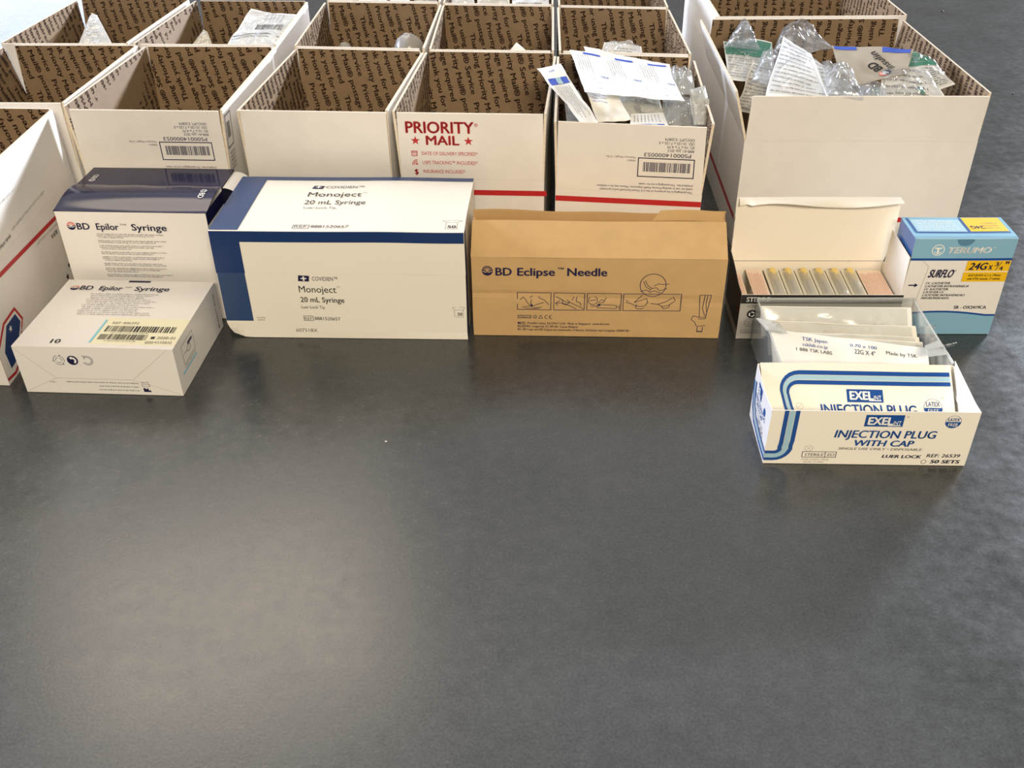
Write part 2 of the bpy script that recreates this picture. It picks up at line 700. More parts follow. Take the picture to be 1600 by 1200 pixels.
def bilin(q, off=0.0003):
    """quad q = bl, br, tr, tl (outside view); x,y in 0..1"""
    q = [V(p) for p in q]
    n = (q[1] - q[0]).cross(q[3] - q[0]).normalized() * off
    return lambda x, y: q[0] * (1 - x) * (1 - y) + q[1] * x * (1 - y) + q[2] * x * y + q[3] * (1 - x) * y + n

# ---------------------------------------------------------------- floor
mb = MB()
mb.poly([(-4.5, -1.5, 0), (4.5, -1.5, 0), (4.5, 7.5, 0), (-4.5, 7.5, 0)], 'floor')
fo = mb.build('floor')
fo['kind'] = 'structure'

# ---------------------------------------------------------------- open mailing boxes
T = 0.003
BOXES = 'open mailing boxes in rows'


def P3(p, z):
    return V((p[0], p[1], z))


def mailing_box(label, fl, fr, br, bl, hb=0.127, H=0.211, rims=None, out=None, down=True, tilt=13, phase=0.0,
                text=('B', 'L', 'R'), pitch=15.5, size=11.5):
    rims = rims or {}
    out = out or {}
    cx = (fl[0] + fr[0] + br[0] + bl[0]) / 4
    cy = (fl[1] + fr[1] + br[1] + bl[1]) / 4
    root = thing('mailing_box', label, 'mailing box', (cx, cy, 0), BOXES)
    side = {'F': (fl, fr), 'R': (fr, br), 'B': (br, bl), 'L': (bl, fl)}
    ring = [V((p[0], p[1])) for p in (fl, fr, br, bl)]
    inn = []
    for k in range(4):
        p, a, c_ = ring[k], ring[k - 1], ring[(k + 1) % 4]
        inn.append(p + (a - p).normalized() * T + (c_ - p).normalized() * T)
    body = MB()
    for k in range(4):
        a, b_ = ring[k], ring[(k + 1) % 4]
        ia, ib = inn[k], inn[(k + 1) % 4]
        body.poly([P3(a, 0.0005), P3(b_, 0.0005), P3(b_, hb), P3(a, hb)], 'mailer_white')
        body.poly([P3(ib, T), P3(ia, T), P3(ia, hb), P3(ib, hb)], 'kraft_inside')
        body.poly([P3(a, hb), P3(b_, hb), P3(ib, hb), P3(ia, hb)], 'board_edge')
    body.poly([P3(p, T) for p in inn], 'kraft_inside')
    body.poly([P3(p, 0.0005) for p in ring][::-1], 'mailer_white')
    flaps = []
    for sd, (a, b_) in side.items():
        a, b_ = V((a[0], a[1])), V((b_[0], b_[1]))
        e = (b_ - a).normalized()
        W = (b_ - a).length
        nout = V((e.y, -e.x))
        if sd in rims:
            r0, r1 = [V(p[:2]) for p in rims[sd][:2]]
            zt = rims[sd][2] if len(rims[sd]) > 2 else H
            ta, tb = (r0, r1) if sd in 'FR' else (r1, r0)
        else:
            zt = H
            ta, tb = a + nout * 0.0015, b_ + nout * 0.0015
        et = (tb - ta).normalized()
        q = [P3(a + e * .001, hb + .0001), P3(b_ - e * .001, hb + .0001), P3(tb - et * .002, zt), P3(ta + et * .002, zt)]
        f = MB()
        f.slab(q, T, 'mailer_white', 'kraft_inside', 'board_edge')
        n = (q[1] - q[0]).cross(q[3] - q[0]).normalized()
        if sd in text:
            Wm, hm, Hm = W * 1000, hb * 1000, H * 1000
            ph = phase + {'B': 0, 'L': .37, 'R': .61, 'F': .2}[sd]
            A = thanks_art(Wm, hm, Hm, down, tilt, ph, pitch, size)
            qi = [p - n * (T + .0003) for p in (q[1], q[0], q[3], q[2])]
            g = bilin(qi, 0.0)
            f.art(A, lambda x, y: g(x / Wm, (y - hm) / (Hm - hm)))
            A = thanks_art(Wm - 6, max(hm - 75, 4), hm, down, tilt, ph, pitch, size)
            # the flap print simply runs on over the fold
            A2 = Art()
            full = thanks_art(Wm, max(hm - 75, 4), Hm, down, tilt, ph, pitch, size)
            for vs, fs, mt in full.items:
                ov, of = clip_tris(vs, fs, 3.5, 4, Wm - 3.5, hm - .5)
                if of:
                    A2.add(ov, of, mt)
            o = P3(b_ - nout * T, 0)
            body.art(A2, plane(o, P3(a - b_, 0), (0, 0, 1)))
        if sd in out:
            ba, fa = out[sd]
            if ba:
                body.art(ba, plane(P3(a, 0), P3(e, 0), (0, 0, 1)))
            if fa:
                Wm, hm, Hm = W * 1000, hb * 1000, H * 1000
                g2 = bilin(q)
                f.art(fa, lambda x, y: g2(x / Wm, (y - hm) / (Hm - hm)))
        flaps.append(f)
    body.build('body', root)
    for f in flaps:
        f.build('flap', root)
    return root


rnd = random.Random(7)
# upside-down barcode print of the small boxes (drawn upright, then turned)
bc = Art()
bc.frame(15, 39.5, 83, 64, 1.2, 'ink_navy')
bc.barcode(20, 45, 77, 57, 'ink_navy', rnd)
bc.text('PS00014000053', 20, 33.2, 56, 4.6, 'ink_navy')
bc.text('RRB-A1_July 2013', 17, 28.0, 31, 3.1, 'ink_navy')
bc.text('ID: 10 x 7 x 4.75', 17, 23.4, 32, 3.1, 'ink_navy')
bc.text('OD: 10.125 x 7.125 x 5', 17, 18.8, 42, 3.1, 'ink_navy')
bc.text('ODCUFT: 0.20874', 17, 14.2, 35, 3.1, 'ink_navy')
bc.text('RRBA1', 86, 42.5, 10, 2.3, 'ink_grey')
bc.text('Maximum Weight: 15 lbs.', 86, 38.6, 36, 2.4, 'ink_grey')
fp = Art()
fp.text('This packaging is the property of the U.S. Postal Service\u00ae and is provided', 15, 80.6, 112, 2.5, 'ink_navy')
fp.text('solely for use in sending Priority Mail\u00ae shipments. Misuse may be a violation', 15, 76.2, 116, 2.5, 'ink_navy')
fp.text('of federal law. This packaging is not for resale.', 15, 71.8, 66, 2.5, 'ink_navy')


def turned(arts, dx=181, dy=211):
    A = Art()
    for a in arts:
        A.put(a, 180, dx, dy)
    return A


def stripe(W, y=114.5, h=7):
    A = Art()
    A.rect(0.3, y - h / 2, W - 0.3, y + h / 2, 'ink_red')
    return A


# recycling print seen on the side of the second box in the gap
side_flap = Art()
side_flap.frame(4, 160, 27, 202, 1.2, 'ink_navy')
side_flap.barcode(8, 172, 20, 192, 'ink_grey', rnd)
for k in range(5):
    side_flap.greek(8, 152 - 5 * k, 16, 2.6, 'ink_grey', rnd)
side_body = Art()
for k in range(3):
    side_body.ring(15, 108, 8.5, 4.0, 'ink_black', 95 + 120 * k, 190 + 120 * k, 8)
    a = math.radians(200 + 120 * k)
    tx, ty = 15 + 6.5 * math.cos(a), 108 + 6.5 * math.sin(a)
    side_body.poly([(tx + 4 * math.cos(a), ty + 4 * math.sin(a)), (tx - 4 * math.cos(a), ty - 4 * math.sin(a)), (tx - 5 * math.sin(a), ty + 5 * math.cos(a))], 'ink_black')

# far left box, side with the red stripe and the INSURED badge
b1 = Art()
b1.poly([(0.3, 109), (292, 96.2), (292, 101.5), (0.3, 114.2)], 'ink_red')
u = Art()
u.text('BOX A', 0, 0, 17, 5, 'ink_black', 0.02)
b1.put(u, 180, 206, 90)
u = Art()
u.greek(0, 0, 62, 3.2, 'ink_faint', rnd)
b1.put(u, 177, 214, 96)
b1.star(199, 28, 5, 'ink_black')
b1.star(211, 38, 4, 'ink_black')
b1.poly([(-0.0, 6), (20, 3), (34, 9), (70, 46), (60, 66), (28, 64), (0.2, 44)], 'ink_red')
b1.poly([(0.2, 9.5), (19, 6.8), (33, 12.5), (66, 46), (58, 62.5), (29.5, 61), (0.2, 41)], 'mailer_white')
b1.poly([(14, 14), (32, 15.5), (62, 46), (56.5, 59), (32, 58), (12, 36)], 'badge_blue')
b1.star(38, 51, 4.4, 'ink_white')
u = Art()
u.text('INSURED', 0, 0, 30, 6, 'ink_white', 0.0)
b1.put(u, 222, 57, 42)
u = Art()
u.text('D', 0, 0, 5, 6, 'ink_faint', 0.0)
b1.put(u, 222, 33, 22)
b1f = Art()
u = Art()
u.greek(0, 0, 70, 3.0, 'ink_faint', rnd)
b1f.put(u, 180, 165, 172)
u = Art()
u.greek(0, 0, 98, 3.2, 'ink_faint', rnd)
b1f.put(u, 182, 205, 142)
u = Art()
u.greek(0, 0, 40, 3.6, 'ink_grey', rnd)
b1f.put(u, 182, 100, 135)

mailing_box('white mailing box at the left edge, its red-striped long side facing right',
            (-.737, .905), (-.556, .891), (-.558, 1.182), (-.739, 1.196), .125, .211,
            {'R': ((-.560, .890), (-.559, 1.181)), 'B': ((-.737, 1.197), (-.562, 1.184))},
            {'R': (b1, b1f)}, down=False, phase=.1)

mailing_box('open mailing box with upside-down barcode print, behind the upright white-and-navy carton',
            (-.541, 1.181), (-.352, 1.168), (-.335, 1.432), (-.524, 1.444), .127, .211,
            {'F': ((-.540, 1.178), (-.351, 1.165)), 'L': ((-.551, 1.189), (-.525, 1.443)),
             'R': ((-.349, 1.168), (-.333, 1.436)), 'B': ((-.522, 1.445), (-.338, 1.435))},
            {'F': (stripe(189), turned([bc, fp], 189)), 'R': (side_body, side_flap)}, down=False, phase=.3)

mailing_box('open mailing box with a blank white front, behind the blue-banded syringe carton',
            (-.330, 1.170), (-.147, 1.155), (-.121, 1.405), (-.303, 1.425), .127, .211,
            {'F': ((-.330, 1.168), (-.146, 1.153)), 'L': ((-.331, 1.165), (-.304, 1.419)),
             'R': ((-.147, 1.160), (-.119, 1.398)), 'B': ((-.302, 1.427), (-.122, 1.405))},
            {'F': (stripe(183), None)}, phase=.55)

pri = Art()
pri.text('PRIORITY', 9.5, 186.5, 85, 14.0, 'ink_red', 0.03)
pri.text('\u00ae', 95, 195, 4.5, 4.0, 'ink_red')
pri.text('MAIL', 34, 171.5, 42, 11.5, 'ink_red', 0.03)
pri.star(21, 176.5, 6, 'ink_red')
pri.star(87, 176.5, 6, 'ink_red')
pri.text('DATE OF DELIVERY SPECIFIED*', 28, 158.2, 70, 4.3, 'ink_red')
pri.text('USPS TRACKING\u2122 INCLUDED*', 28.4, 146.4, 69, 4.3, 'ink_red')
pri.text('INSURANCE INCLUDED*', 28.6, 134.8, 53, 4.3, 'ink_red')
pri.frame(15, 156.5, 22.5, 163.5, .8, 'ink_red')
pri.rect(15, 161, 22.5, 162, 'ink_red')
for i in range(3):
    for j in range(2):
        pri.rect(16.6 + 1.8 * i, 157.8 + 1.5 * j, 17.6 + 1.8 * i, 158.6 + 1.5 * j, 'ink_red')
for k in range(3):
    pri.ring(21.5, 145.8, 2.2 + 2.1 * k, 1.0, 'ink_red', 85, 190, 9)
pri.disc(21.5, 146, .9, 'ink_red')
pri.text('$', 17.4, 133.0, 5, 6.5, 'ink_red', 0.03)
prib = stripe(183, 109.5)
prib.text('PICKUP AVAILABLE', 29, 119.6, 46, 4.3, 'ink_red')
prib.line([(15, 120), (17, 124), (24, 124), (26, 120)], .9, 'ink_red')
prib.rect(18, 121.5, 20, 123.5, 'ink_red')
prib.rect(21.5, 121.5, 23.5, 123.5, 'ink_red')
mailing_box('open mailing box printed with large red lettering on its white front',
            (-.136, 1.154), (.043, 1.141), (.064, 1.386), (-.115, 1.402), .127, .211,
            {'F': ((-.137, 1.153), (.043, 1.140)), 'L': ((-.141, 1.157), (-.116, 1.399)),
             'R': ((.045, 1.140), (.067, 1.374)), 'B': ((-.113, 1.404), (.065, 1.388))},
            {'F': (prib, pri)}, phase=.0)

mailing_box('open mailing box heaped with white paper syringe pouches, upside-down barcode on its front',
            (.056, 1.117), (.231, 1.092), (.252, 1.360), (.069, 1.384), .127, .211,
            {'F': ((.056, 1.116), (.230, 1.090)), 'L': ((.053, 1.115), (.068, 1.372)),
             'R': ((.239, 1.100), (.255, 1.345)), 'B': ((.070, 1.385), (.251, 1.361))},
            {'F': (stripe(177), turned([bc, fp], 181))}, phase=.8)

bigstripe = Art()
bigstripe.rect(0.3, 37, 295, 44, 'ink_red')
bigside = Art()
bigside.rect(0.3, 37, 350, 44, 'ink_red')
mailing_box('large open mailing box full of crumpled clear pouches, blank white front',
            (.302, 1.205), (.597, 1.194), (.606, 1.553), (.314, 1.562), .150, .208,
            {'F': ((.303, 1.204), (.598, 1.193)), 'L': ((.287, 1.222), (.297, 1.560)),
             'R': ((.604, 1.205), (.607, 1.540)), 'B': ((.315, 1.563), (.604, 1.554))},
            {'F': (bigstripe, None), 'L': (bigside, None)}, down=False, tilt=0, phase=.2, pitch=17)

mailing_box('open mailing box at the far left, behind the red-striped box',
            (-.735, 1.212), (-.556, 1.203), (-.538, 1.449), (-.722, 1.457), .127, .211,
            {'L': ((-.737, 1.213), (-.733, 1.447)), 'B': ((-.720, 1.459), (-.540, 1.450))}, phase=.15)
mailing_box('second-row mailing box farthest left, one striped-print white pouch inside',
            (-.742, 1.467), (-.556, 1.459), (-.530, 1.712), (-.722, 1.720), .127, .211,
            {'L': ((-.745, 1.470), (-.722, 1.716)), 'B': ((-.716, 1.724), (-.531, 1.714)),
             'R': ((-.556, 1.461), (-.530, 1.710))}, phase=.35)
mailing_box('second-row mailing box holding a puffy pouch with black barcode bands',
            (-.536, 1.455), (-.342, 1.444), (-.330, 1.690), (-.514, 1.702), .127, .211,
            {'L': ((-.547, 1.458), (-.519, 1.704)), 'R': ((-.336, 1.444), (-.329, 1.688)),
             'B': ((-.512, 1.704), (-.333, 1.693))}, phase=.9)
mailing_box('second-row mailing box with two clear plastic domes showing over the rim',
            (-.306, 1.435), (-.124, 1.415), (-.110, 1.664), (-.298, 1.684), .127, .211,
            {'L': ((-.308, 1.437), (-.301, 1.682)), 'R': ((-.119, 1.417), (-.107, 1.660)),
             'B': ((-.296, 1.686), (-.112, 1.666))}, phase=.45)
mailing_box('second-row mailing box behind the red-lettered one, a single paper tip inside',
            (-.112, 1.411), (.062, 1.397), (.074, 1.638), (-.105, 1.656), .127, .211,
            {'L': ((-.112, 1.412), (-.105, 1.655)), 'R': ((.065, 1.397), (.075, 1.637)),
             'B': ((-.103, 1.658), (.072, 1.640))}, phase=.7)
mailing_box('second-row mailing box behind the heap of paper pouches',
            (.076, 1.396), (.252, 1.372), (.256, 1.612), (.082, 1.633), .127, .211,
            {'L': ((.072, 1.396), (.080, 1.634)), 'R': ((.255, 1.373), (.257, 1.611)),
             'B': ((.084, 1.635), (.254, 1.614))}, phase=.25)
mailing_box('large empty mailing box standing behind the one full of crumpled pouches',
            (.322, 1.576), (.620, 1.569), (.624, 1.900), (.332, 1.908), .150, .208,
            {'L': ((.329, 1.578), (.333, 1.906)), 'R': ((.622, 1.571), (.626, 1.899)),
             'B': ((.334, 1.909), (.622, 1.901)), 'F': ((.322, 1.575), (.620, 1.568))},
            down=False, tilt=0, phase=.65, pitch=17)
mailing_box('back-row mailing box third from the right of its row, pouches just showing',
            (-.298, 1.697), (-.112, 1.677), (-.100, 1.920), (-.285, 1.940), .127, .211, phase=.5)
mailing_box('back-row mailing box in the middle of its row, packed with printed pouches',
            (-.104, 1.668), (.073, 1.651), (.085, 1.895), (-.090, 1.915), .127, .211, phase=.1)
mailing_box('back-row mailing box at the right end of its row, empty kraft inside showing',
            (.084, 1.645), (.256, 1.624), (.262, 1.870), (.092, 1.890), .127, .211, phase=.6)

# ---------------------------------------------------------------- cartons
class Frame:
    """millimetre frame of a carton: x along its front, y to the back, z up"""

    def __init__(self, x, y, yaw, w, d, h):
        c_, s_ = math.cos(yaw), math.sin(yaw)
        self.ux, self.uy, self.uz = V((c_, s_, 0)), V((-s_, c_, 0)), V((0, 0, 1))
        self.w, self.d, self.h = w * 1000, d * 1000, h * 1000
        self.o = V((x, y, 0.0006)) - self.ux * w / 2
        self.c = self.o + self.uy * d / 2

    def p(self, x, y, z):
        return self.o + self.ux * (x * .001) + self.uy * (y * .001) + self.uz * (z * .001)

    def front(self, y=0.0):
        return lambda a, b_: self.p(a, y - .3, b_)

    def top(self, z=None):
        z = self.h if z is None else z
        return lambda a, b_: self.p(a, b_, z + .3)

    def right(self, x=None):
        x = self.w if x is None else x
        return lambda a, b_: self.p(x + .3, a, b_)

    def left(self, x=0.0):
        return lambda a, b_: self.p(x - .3, self.d - a, b_)

    def box6(self, mb, x0, x1, y0, y1, z0, z1, mats, step=9, D=None, skip=''):
        D = D or (lambda p: p)
        P = lambda x, y, z: D(self.p(x, y, z))
        ns = lambda a: max(1, int(abs(a) / step))
        nx, ny, nz = ns(x1 - x0), ns(y1 - y0), ns(z1 - z0)
        L = lambda a, b_, t: a + (b_ - a) * t
        m = lambda k: mats if isinstance(mats, str) else mats.get(k, mats['*'])
        if 'F' not in skip:
            mb.grid(lambda u, v: P(L(x0, x1, u), y0, L(z0, z1, v)), nx, nz, m('F'))
        if 'B' not in skip:
            mb.grid(lambda u, v: P(L(x1, x0, u), y1, L(z0, z1, v)), nx, nz, m('B'))
        if 'L' not in skip:
            mb.grid(lambda u, v: P(x0, L(y1, y0, u), L(z0, z1, v)), ny, nz, m('L'))
        if 'R' not in skip:
            mb.grid(lambda u, v: P(x1, L(y0, y1, u), L(z0, z1, v)), ny, nz, m('R'))
        if 'T' not in skip:
            mb.grid(lambda u, v: P(L(x0, x1, u), L(y0, y1, v), z1), nx, ny, m('T'))
        if 'D' not in skip:
            mb.grid(lambda u, v: P(L(x0, x1, u), L(y1, y0, v), z0), nx, ny, m('D'))


def warp(seed, amp=0.0007, scale=9.0, keepz=0.002):
    s = V((seed * 7.3, seed * 3.1, seed * 1.7))

    def D(p):
        p = V(p)
        k = min(1.0, max(0.0, p.z / 0.01))
        return p + noise.noise_vector(p * scale + s) * amp * k
    return D


def bent(fn, D):
    return lambda x, y: D(fn(x, y))


def bd_logo(A, cx, cy, r, mono=False):
    dark = 'ink_navy'
    A.disc(cx, cy, r, dark, n=28)
    if not mono:
        A.disc(cx, cy, r, 'ink_orange', 8, 172, 16)
    for k in range(7):
        a = math.radians(25 + k * 130 / 6)
        A.line([(cx + .42 * r * math.cos(a), cy + .42 * r * math.sin(a)), (cx + .92 * r * math.cos(a), cy + .92 * r * math.sin(a))], .1 * r, 'ink_white' if not mono else 'kraft_gold')
    w = 'ink_white' if not mono else 'kraft_gold'
    A.disc(cx, cy + .02 * r, .36 * r, w, 0, 180, 12)
    A.line([(cx - .85 * r, cy - .02 * r), (cx - .3 * r, cy - .28 * r), (cx, cy - .1 * r), (cx + .3 * r, cy - .28 * r), (cx + .85 * r, cy - .02 * r)], .17 * r, w)


rnd = random.Random(21)


# --- large syringe carton with blue bands
F = Frame(-.1925, .9804, -.0441, .283, .1467, .1393)
W1 = warp(1, .0013, 10)


def D(p):
    q = W1(p)
    loc = q - F.o
    x, y, z = loc.dot(F.ux), loc.dot(F.uy), loc.z
    k = math.exp(-(x / .012) ** 2 - (z / .010) ** 2 - (y / .03) ** 2)
    return q + V((F.ux.x * .005 * k, .003 * k, .004 * k))


root = thing('syringe_carton', 'large white syringe carton with blue bands on its left end and lid edge', 'carton', F.c, 'medical supply cartons on the floor')
mb = MB()
F.box6(mb, 0, 283, 0, F.d, 0, F.h - 1, {'*': 'card_cream', 'L': 'navy_pale', 'B': 'navy_print'}, D=D)
A = Art()
A.rect(.3, 22, 32, 86, 'navy_pale', 4, 8)
A.greek(37, 26, 9, 1.6, 'ink_grey', rnd)
A.greek(37, 23, 8, 1.6, 'ink_grey', rnd)
A.poly([(92.5, 76.2), (105, 75.8), (106, 83.2), (93.5, 83.8)], 'ink_navy')
A.rect(96, 79.2, 102.5, 80.6, 'ink_white')
A.rect(98.4, 77, 100.2, 82.6, 'ink_white')
A.text('COVIDIEN\u2122', 109, 77.3, 28.5, 5.0, 'ink_navy')
A.text('Monoject', 92, 61.8, 42.5, 8.4, 'ink_black')
A.text('\u2122', 135, 67.6, 3.8, 2.4, 'ink_grey')
A.text('20 mL Syringe', 92, 48.8, 50, 6.6, 'ink_black', .012)
A.text('Luer-Lock Tip', 91.6, 40.2, 27, 3.8, 'ink_black')
A.frame(92, 23.2, 103.6, 30, .7, 'ink_grey')
A.text('REF', 93.4, 24.8, 8.6, 3.6, 'ink_grey')
A.text('8881520657', 105, 24.6, 29.4, 4.2, 'ink_black')
A.text('607518X', 80.5, 8.2, 25.5, 4.4, 'ink_grey')
A.line([(269, 31), (269, 40), (279, 40), (279, 30), (269, 31)], .35, 'ink_grey')
A.line([(269, 40), (266.5, 43), (271, 44)], .35, 'ink_grey')
A.line([(279, 40), (281, 43), (275, 44)], .35, 'ink_grey')
A.text('50', 272.6, 32.6, 5.4, 4, 'ink_black', .02)
mb.art(A, bent(F.front(), D))
mb.build('body', root)
mb = MB()
F.box6(mb, -.6, 283.6, -.9, F.d, F.h - .9, F.h, 'card_cream', D=D)
F.box6(mb, -.4, 283.4, -.95, -.15, 86, F.h - .9, 'card_cream', D=D, skip='T')
A = Art()
A.rect(-.3, 126, 283, F.h - .2, 'navy_print', 28, 1)
A.rect(-.3, 86.2, 33, 126, 'navy_print', 4, 4)
mb.art(A, bent(F.front(-.95), D))
A = Art()
A.rect(-.4, 1.5, 32.3, F.d - 10.5, 'navy_pale', 4, 14)
A.rect(-.4, F.d - 10.5, 283.4, F.d - .2, 'navy_pale', 28, 2)
A.poly([(93, 112.5), (105.6, 112), (107, 120.5), (94.4, 121)], 'ink_navy')
A.rect(96.5, 115.8, 103.5, 117.2, 'ink_white')
A.rect(99.2, 113.6, 101.2, 119.6, 'ink_white')
A.text('COVIDIEN\u2122', 109, 113.4, 45.5, 6.4, 'ink_navy')
A.text('Monoject', 92, 90.5, 63, 11.5, 'ink_black')
A.text('\u2122', 155.5, 99, 5.4, 3.4, 'ink_grey')
A.text('20 mL Syringe', 92, 69.5, 71, 10.5, 'ink_black')
A.text('Luer-Lock Tip', 94, 57.6, 37, 5.2, 'ink_grey')
A.frame(91.5, 6, 110, 15.4, .7, 'ink_grey')
A.text('REF', 93.5, 8.2, 14, 5.2, 'ink_grey')
A.text('8881520657', 112, 8, 42, 6.2, 'ink_black')
A.frame(262, 7, 275, 24, .4, 'ink_grey')
A.line([(262, 24), (258, 28), (268, 29)], .4, 'ink_grey')
A.line([(275, 24), (280, 28), (270, 29)], .4, 'ink_grey')
A.text('50', 264.4, 9.5, 9.4, 6, 'ink_black', .02)
mb.art(A, bent(F.top(), D))
A = Art()
A.rect(1, 1.0, 18, F.h - 1.5, 'navy_print', 2, 14)
mb.art(A, bent(F.right(283.6), D))
mb.build('lid', root)

# --- kraft needle carton with pictograms
F = Frame(.0990, .9772, -.0487, .2867, .098, .1035)
W0 = warp(3, .0011, 11)


def D(p):
    q = W0(p)
    loc = q - F.o
    z = loc.z
    y = loc.dot(F.uy)
    if y < .02:
        q = q + F.uy * (.0012 * math.exp(-((z - .053 + .00006 * (loc.dot(F.ux) * 1000 - 140) * .5) / .004) ** 2))
    return q


root = thing('needle_carton', 'brown cardboard needle carton with line pictograms, its top flaps tented', 'carton', F.c, 'medical supply cartons on the floor')
mb = MB()
F.box6(mb, 0, F.w, 0, F.d, 0, F.h, 'kraft_gold', step=5, D=D, skip='T')
A = Art()
bd_logo(A, 18, 86.6, 6.2, True)
A.text('BD', 27.2, 81, 18.6, 9.6, 'ink_navy', .028)
A.text('Eclipse', 51.8, 81, 42.5, 9.6, 'ink_navy', .028)
A.text('\u2122', 97, 87.6, 7.2, 3.6, 'ink_navy', .02)
A.text('Needle', 108, 81, 45.6, 9.6, 'ink_navy', .028)
for (a, c_, e) in ((51.4, 90.6, 0), (93.2, 129.2, 0), (131.4, 171.4, 0), (173.2, 239.8, 0)):
    A.frame(a, 35.8, c_, 58.8, .8, 'ink_navy')
S = lambda pts, w=.7: A.line(pts, w, 'ink_navy')
# pictogram one: hand picking a wrapped needle
S([(55, 49), (58, 52.5), (61, 50), (63, 46), (66, 42)])
S([(66, 52), (70, 54.6), (75, 54), (78, 51), (83, 49), (88, 43)])
S([(68, 50), (67, 45), (70, 41), (76, 44), (82, 46)])
S([(57, 39), (65, 41), (72, 38.6), (80, 40)])
S([(60, 38), (70, 37.4), (78, 38)])
A.disc(68, 42, 1.5, 'ink_navy')
# pictogram two: joining needle and syringe
S([(94, 54), (101, 51), (107, 47), (113, 46), (121, 42), (128, 38)])
S([(95, 45), (101, 46), (108, 44), (114, 41), (120, 37.5)])
S([(104, 50), (103, 45), (108, 43), (112, 47), (108, 50)])
S([(114, 49), (117, 54), (120, 54), (119, 48), (124, 46), (125, 42)])
S([(98, 42), (96, 46), (101, 49)])
# pictogram three: syringe with the shield folded up
A.ring(138.5, 49, 5.6, .7, 'ink_navy')
S([(135, 49), (142, 49.6)])
S([(136, 42), (144, 41.6), (144, 44), (166, 43), (166, 38.8), (144, 39.6), (144, 41.6)])
S([(166, 41), (169.5, 40.8)])
S([(169.5, 44), (169.5, 37.4)])
S([(145, 46), (148, 50), (152, 49), (154, 53), (151, 47), (147, 46)])
A.disc(146, 43.5, 1.6, 'ink_navy')
# pictogram four: the hand locking the shield, with an enlarged circle
A.ring(206, 70, 15.0, .8, 'ink_navy', n=36)
S([(192, 62), (199, 64), (203, 61), (208, 63), (215, 60)])
S([(197, 76), (200, 70), (205, 66), (202, 63)])
S([(195, 75), (198, 68), (203, 65)])
S([(207, 69), (212, 72), (219, 71), (224, 72)])
S([(205, 66), (210, 67), (214, 63), (222, 66)])
S([(195, 57), (186, 47), (200, 52), (202, 46)])
S([(176, 47), (182, 46), (187, 43), (193, 42), (199, 43), (201, 47)])
S([(189, 45), (188, 40), (192, 38.4), (198, 40)])
S([(176, 50), (180, 48)])
S([(205, 46), (213, 45), (219, 42), (226, 44), (233, 49), (230, 55)])
S([(213, 45), (222, 48), (229, 53)])
S([(218, 42), (220, 39), (226, 41), (227, 44)])
# drawing of a needle at the right end
S([(260, 57.5), (262, 28), (269, 28), (273, 57.5), (260, 57.5)])
S([(266, 57), (264.5, 40), (268, 30)])
S([(269, 57), (268, 45), (270, 34), (269, 26), (261, 26)])
S([(262, 28), (255, 30), (253, 25), (257, 22), (260, 16), (270, 17)])
S([(261, 15), (261, 8.5), (267, 8.5), (267, 15)], .8)
S([(261, 9), (267, 9)], 1.0)
A.frame(52, 24.2, 68, 28.6, .6, 'ink_navy')
A.text('STERILE R', 53, 25.2, 14, 2.4, 'ink_navy')
A.ring(72.2, 26.4, 2.4, .6, 'ink_navy')
A.text('2', 71.4, 25.2, 1.8, 2.4, 'ink_navy')
A.line([(76.4, 24.4), (81, 24.4), (78.7, 28.8), (76.4, 24.4)], .6, 'ink_navy')
A.ring(86, 26.4, 2.7, .7, 'ink_navy', 60, 300, 14)
A.ring(91, 26.4, 2.7, .7, 'ink_navy', 60, 300, 14)
A.rect(88.4, 26.1, 90.6, 26.8, 'ink_navy')
A.text('BD, Franklin Lakes, NJ 07417 USA  Made in Singapore  www.bd.com', 57, 16.6, 102, 2.9, 'ink_navy', .01)
A.poly([(52, 16.4), (56, 16.4), (56, 19.4), (54.6, 18), (53.4, 19.4), (52, 18.4)], 'ink_navy')
A.frame(52, 11.8, 61.5, 15.2, .5, 'ink_navy')
A.text('EC REP', 52.8, 12.5, 8, 2, 'ink_navy')
A.text('BD, Laagstraat 57, B9140, Temse Belgium', 62.6, 12.2, 60, 2.8, 'ink_navy', .01)
A.text('BD, BD Logo and BD Eclipse are trademarks of Becton, Dickinson and Company. \u00a92009 BD', 52, 7.8, 131, 2.8, 'ink_navy', .01)
mb.art(A, bent(F.front(), D))
mb.build('body', root)
# tented top flaps
mb = MB()
P = F.p
q = lambda u, v: P(F.w * u - .6 * (1 - u), 38 * v - .2, 103.5 + 27.3 * v + 1.3 * math.sin(3.1 * v) * math.sin(2.2 * u + .5) + .5 * math.sin(9 * u) * v)
n = (P(0, -27, 40) - P(0, 0, 0)).normalized()
mb.sheet(q, n, .0025, 24, 4, 'kraft_gold')
mb.build('front_flap', root)
mb = MB()
def wavy(u):
    return 1.3 * math.sin(6 * u + 1.0) + .8 * math.sin(15 * u)


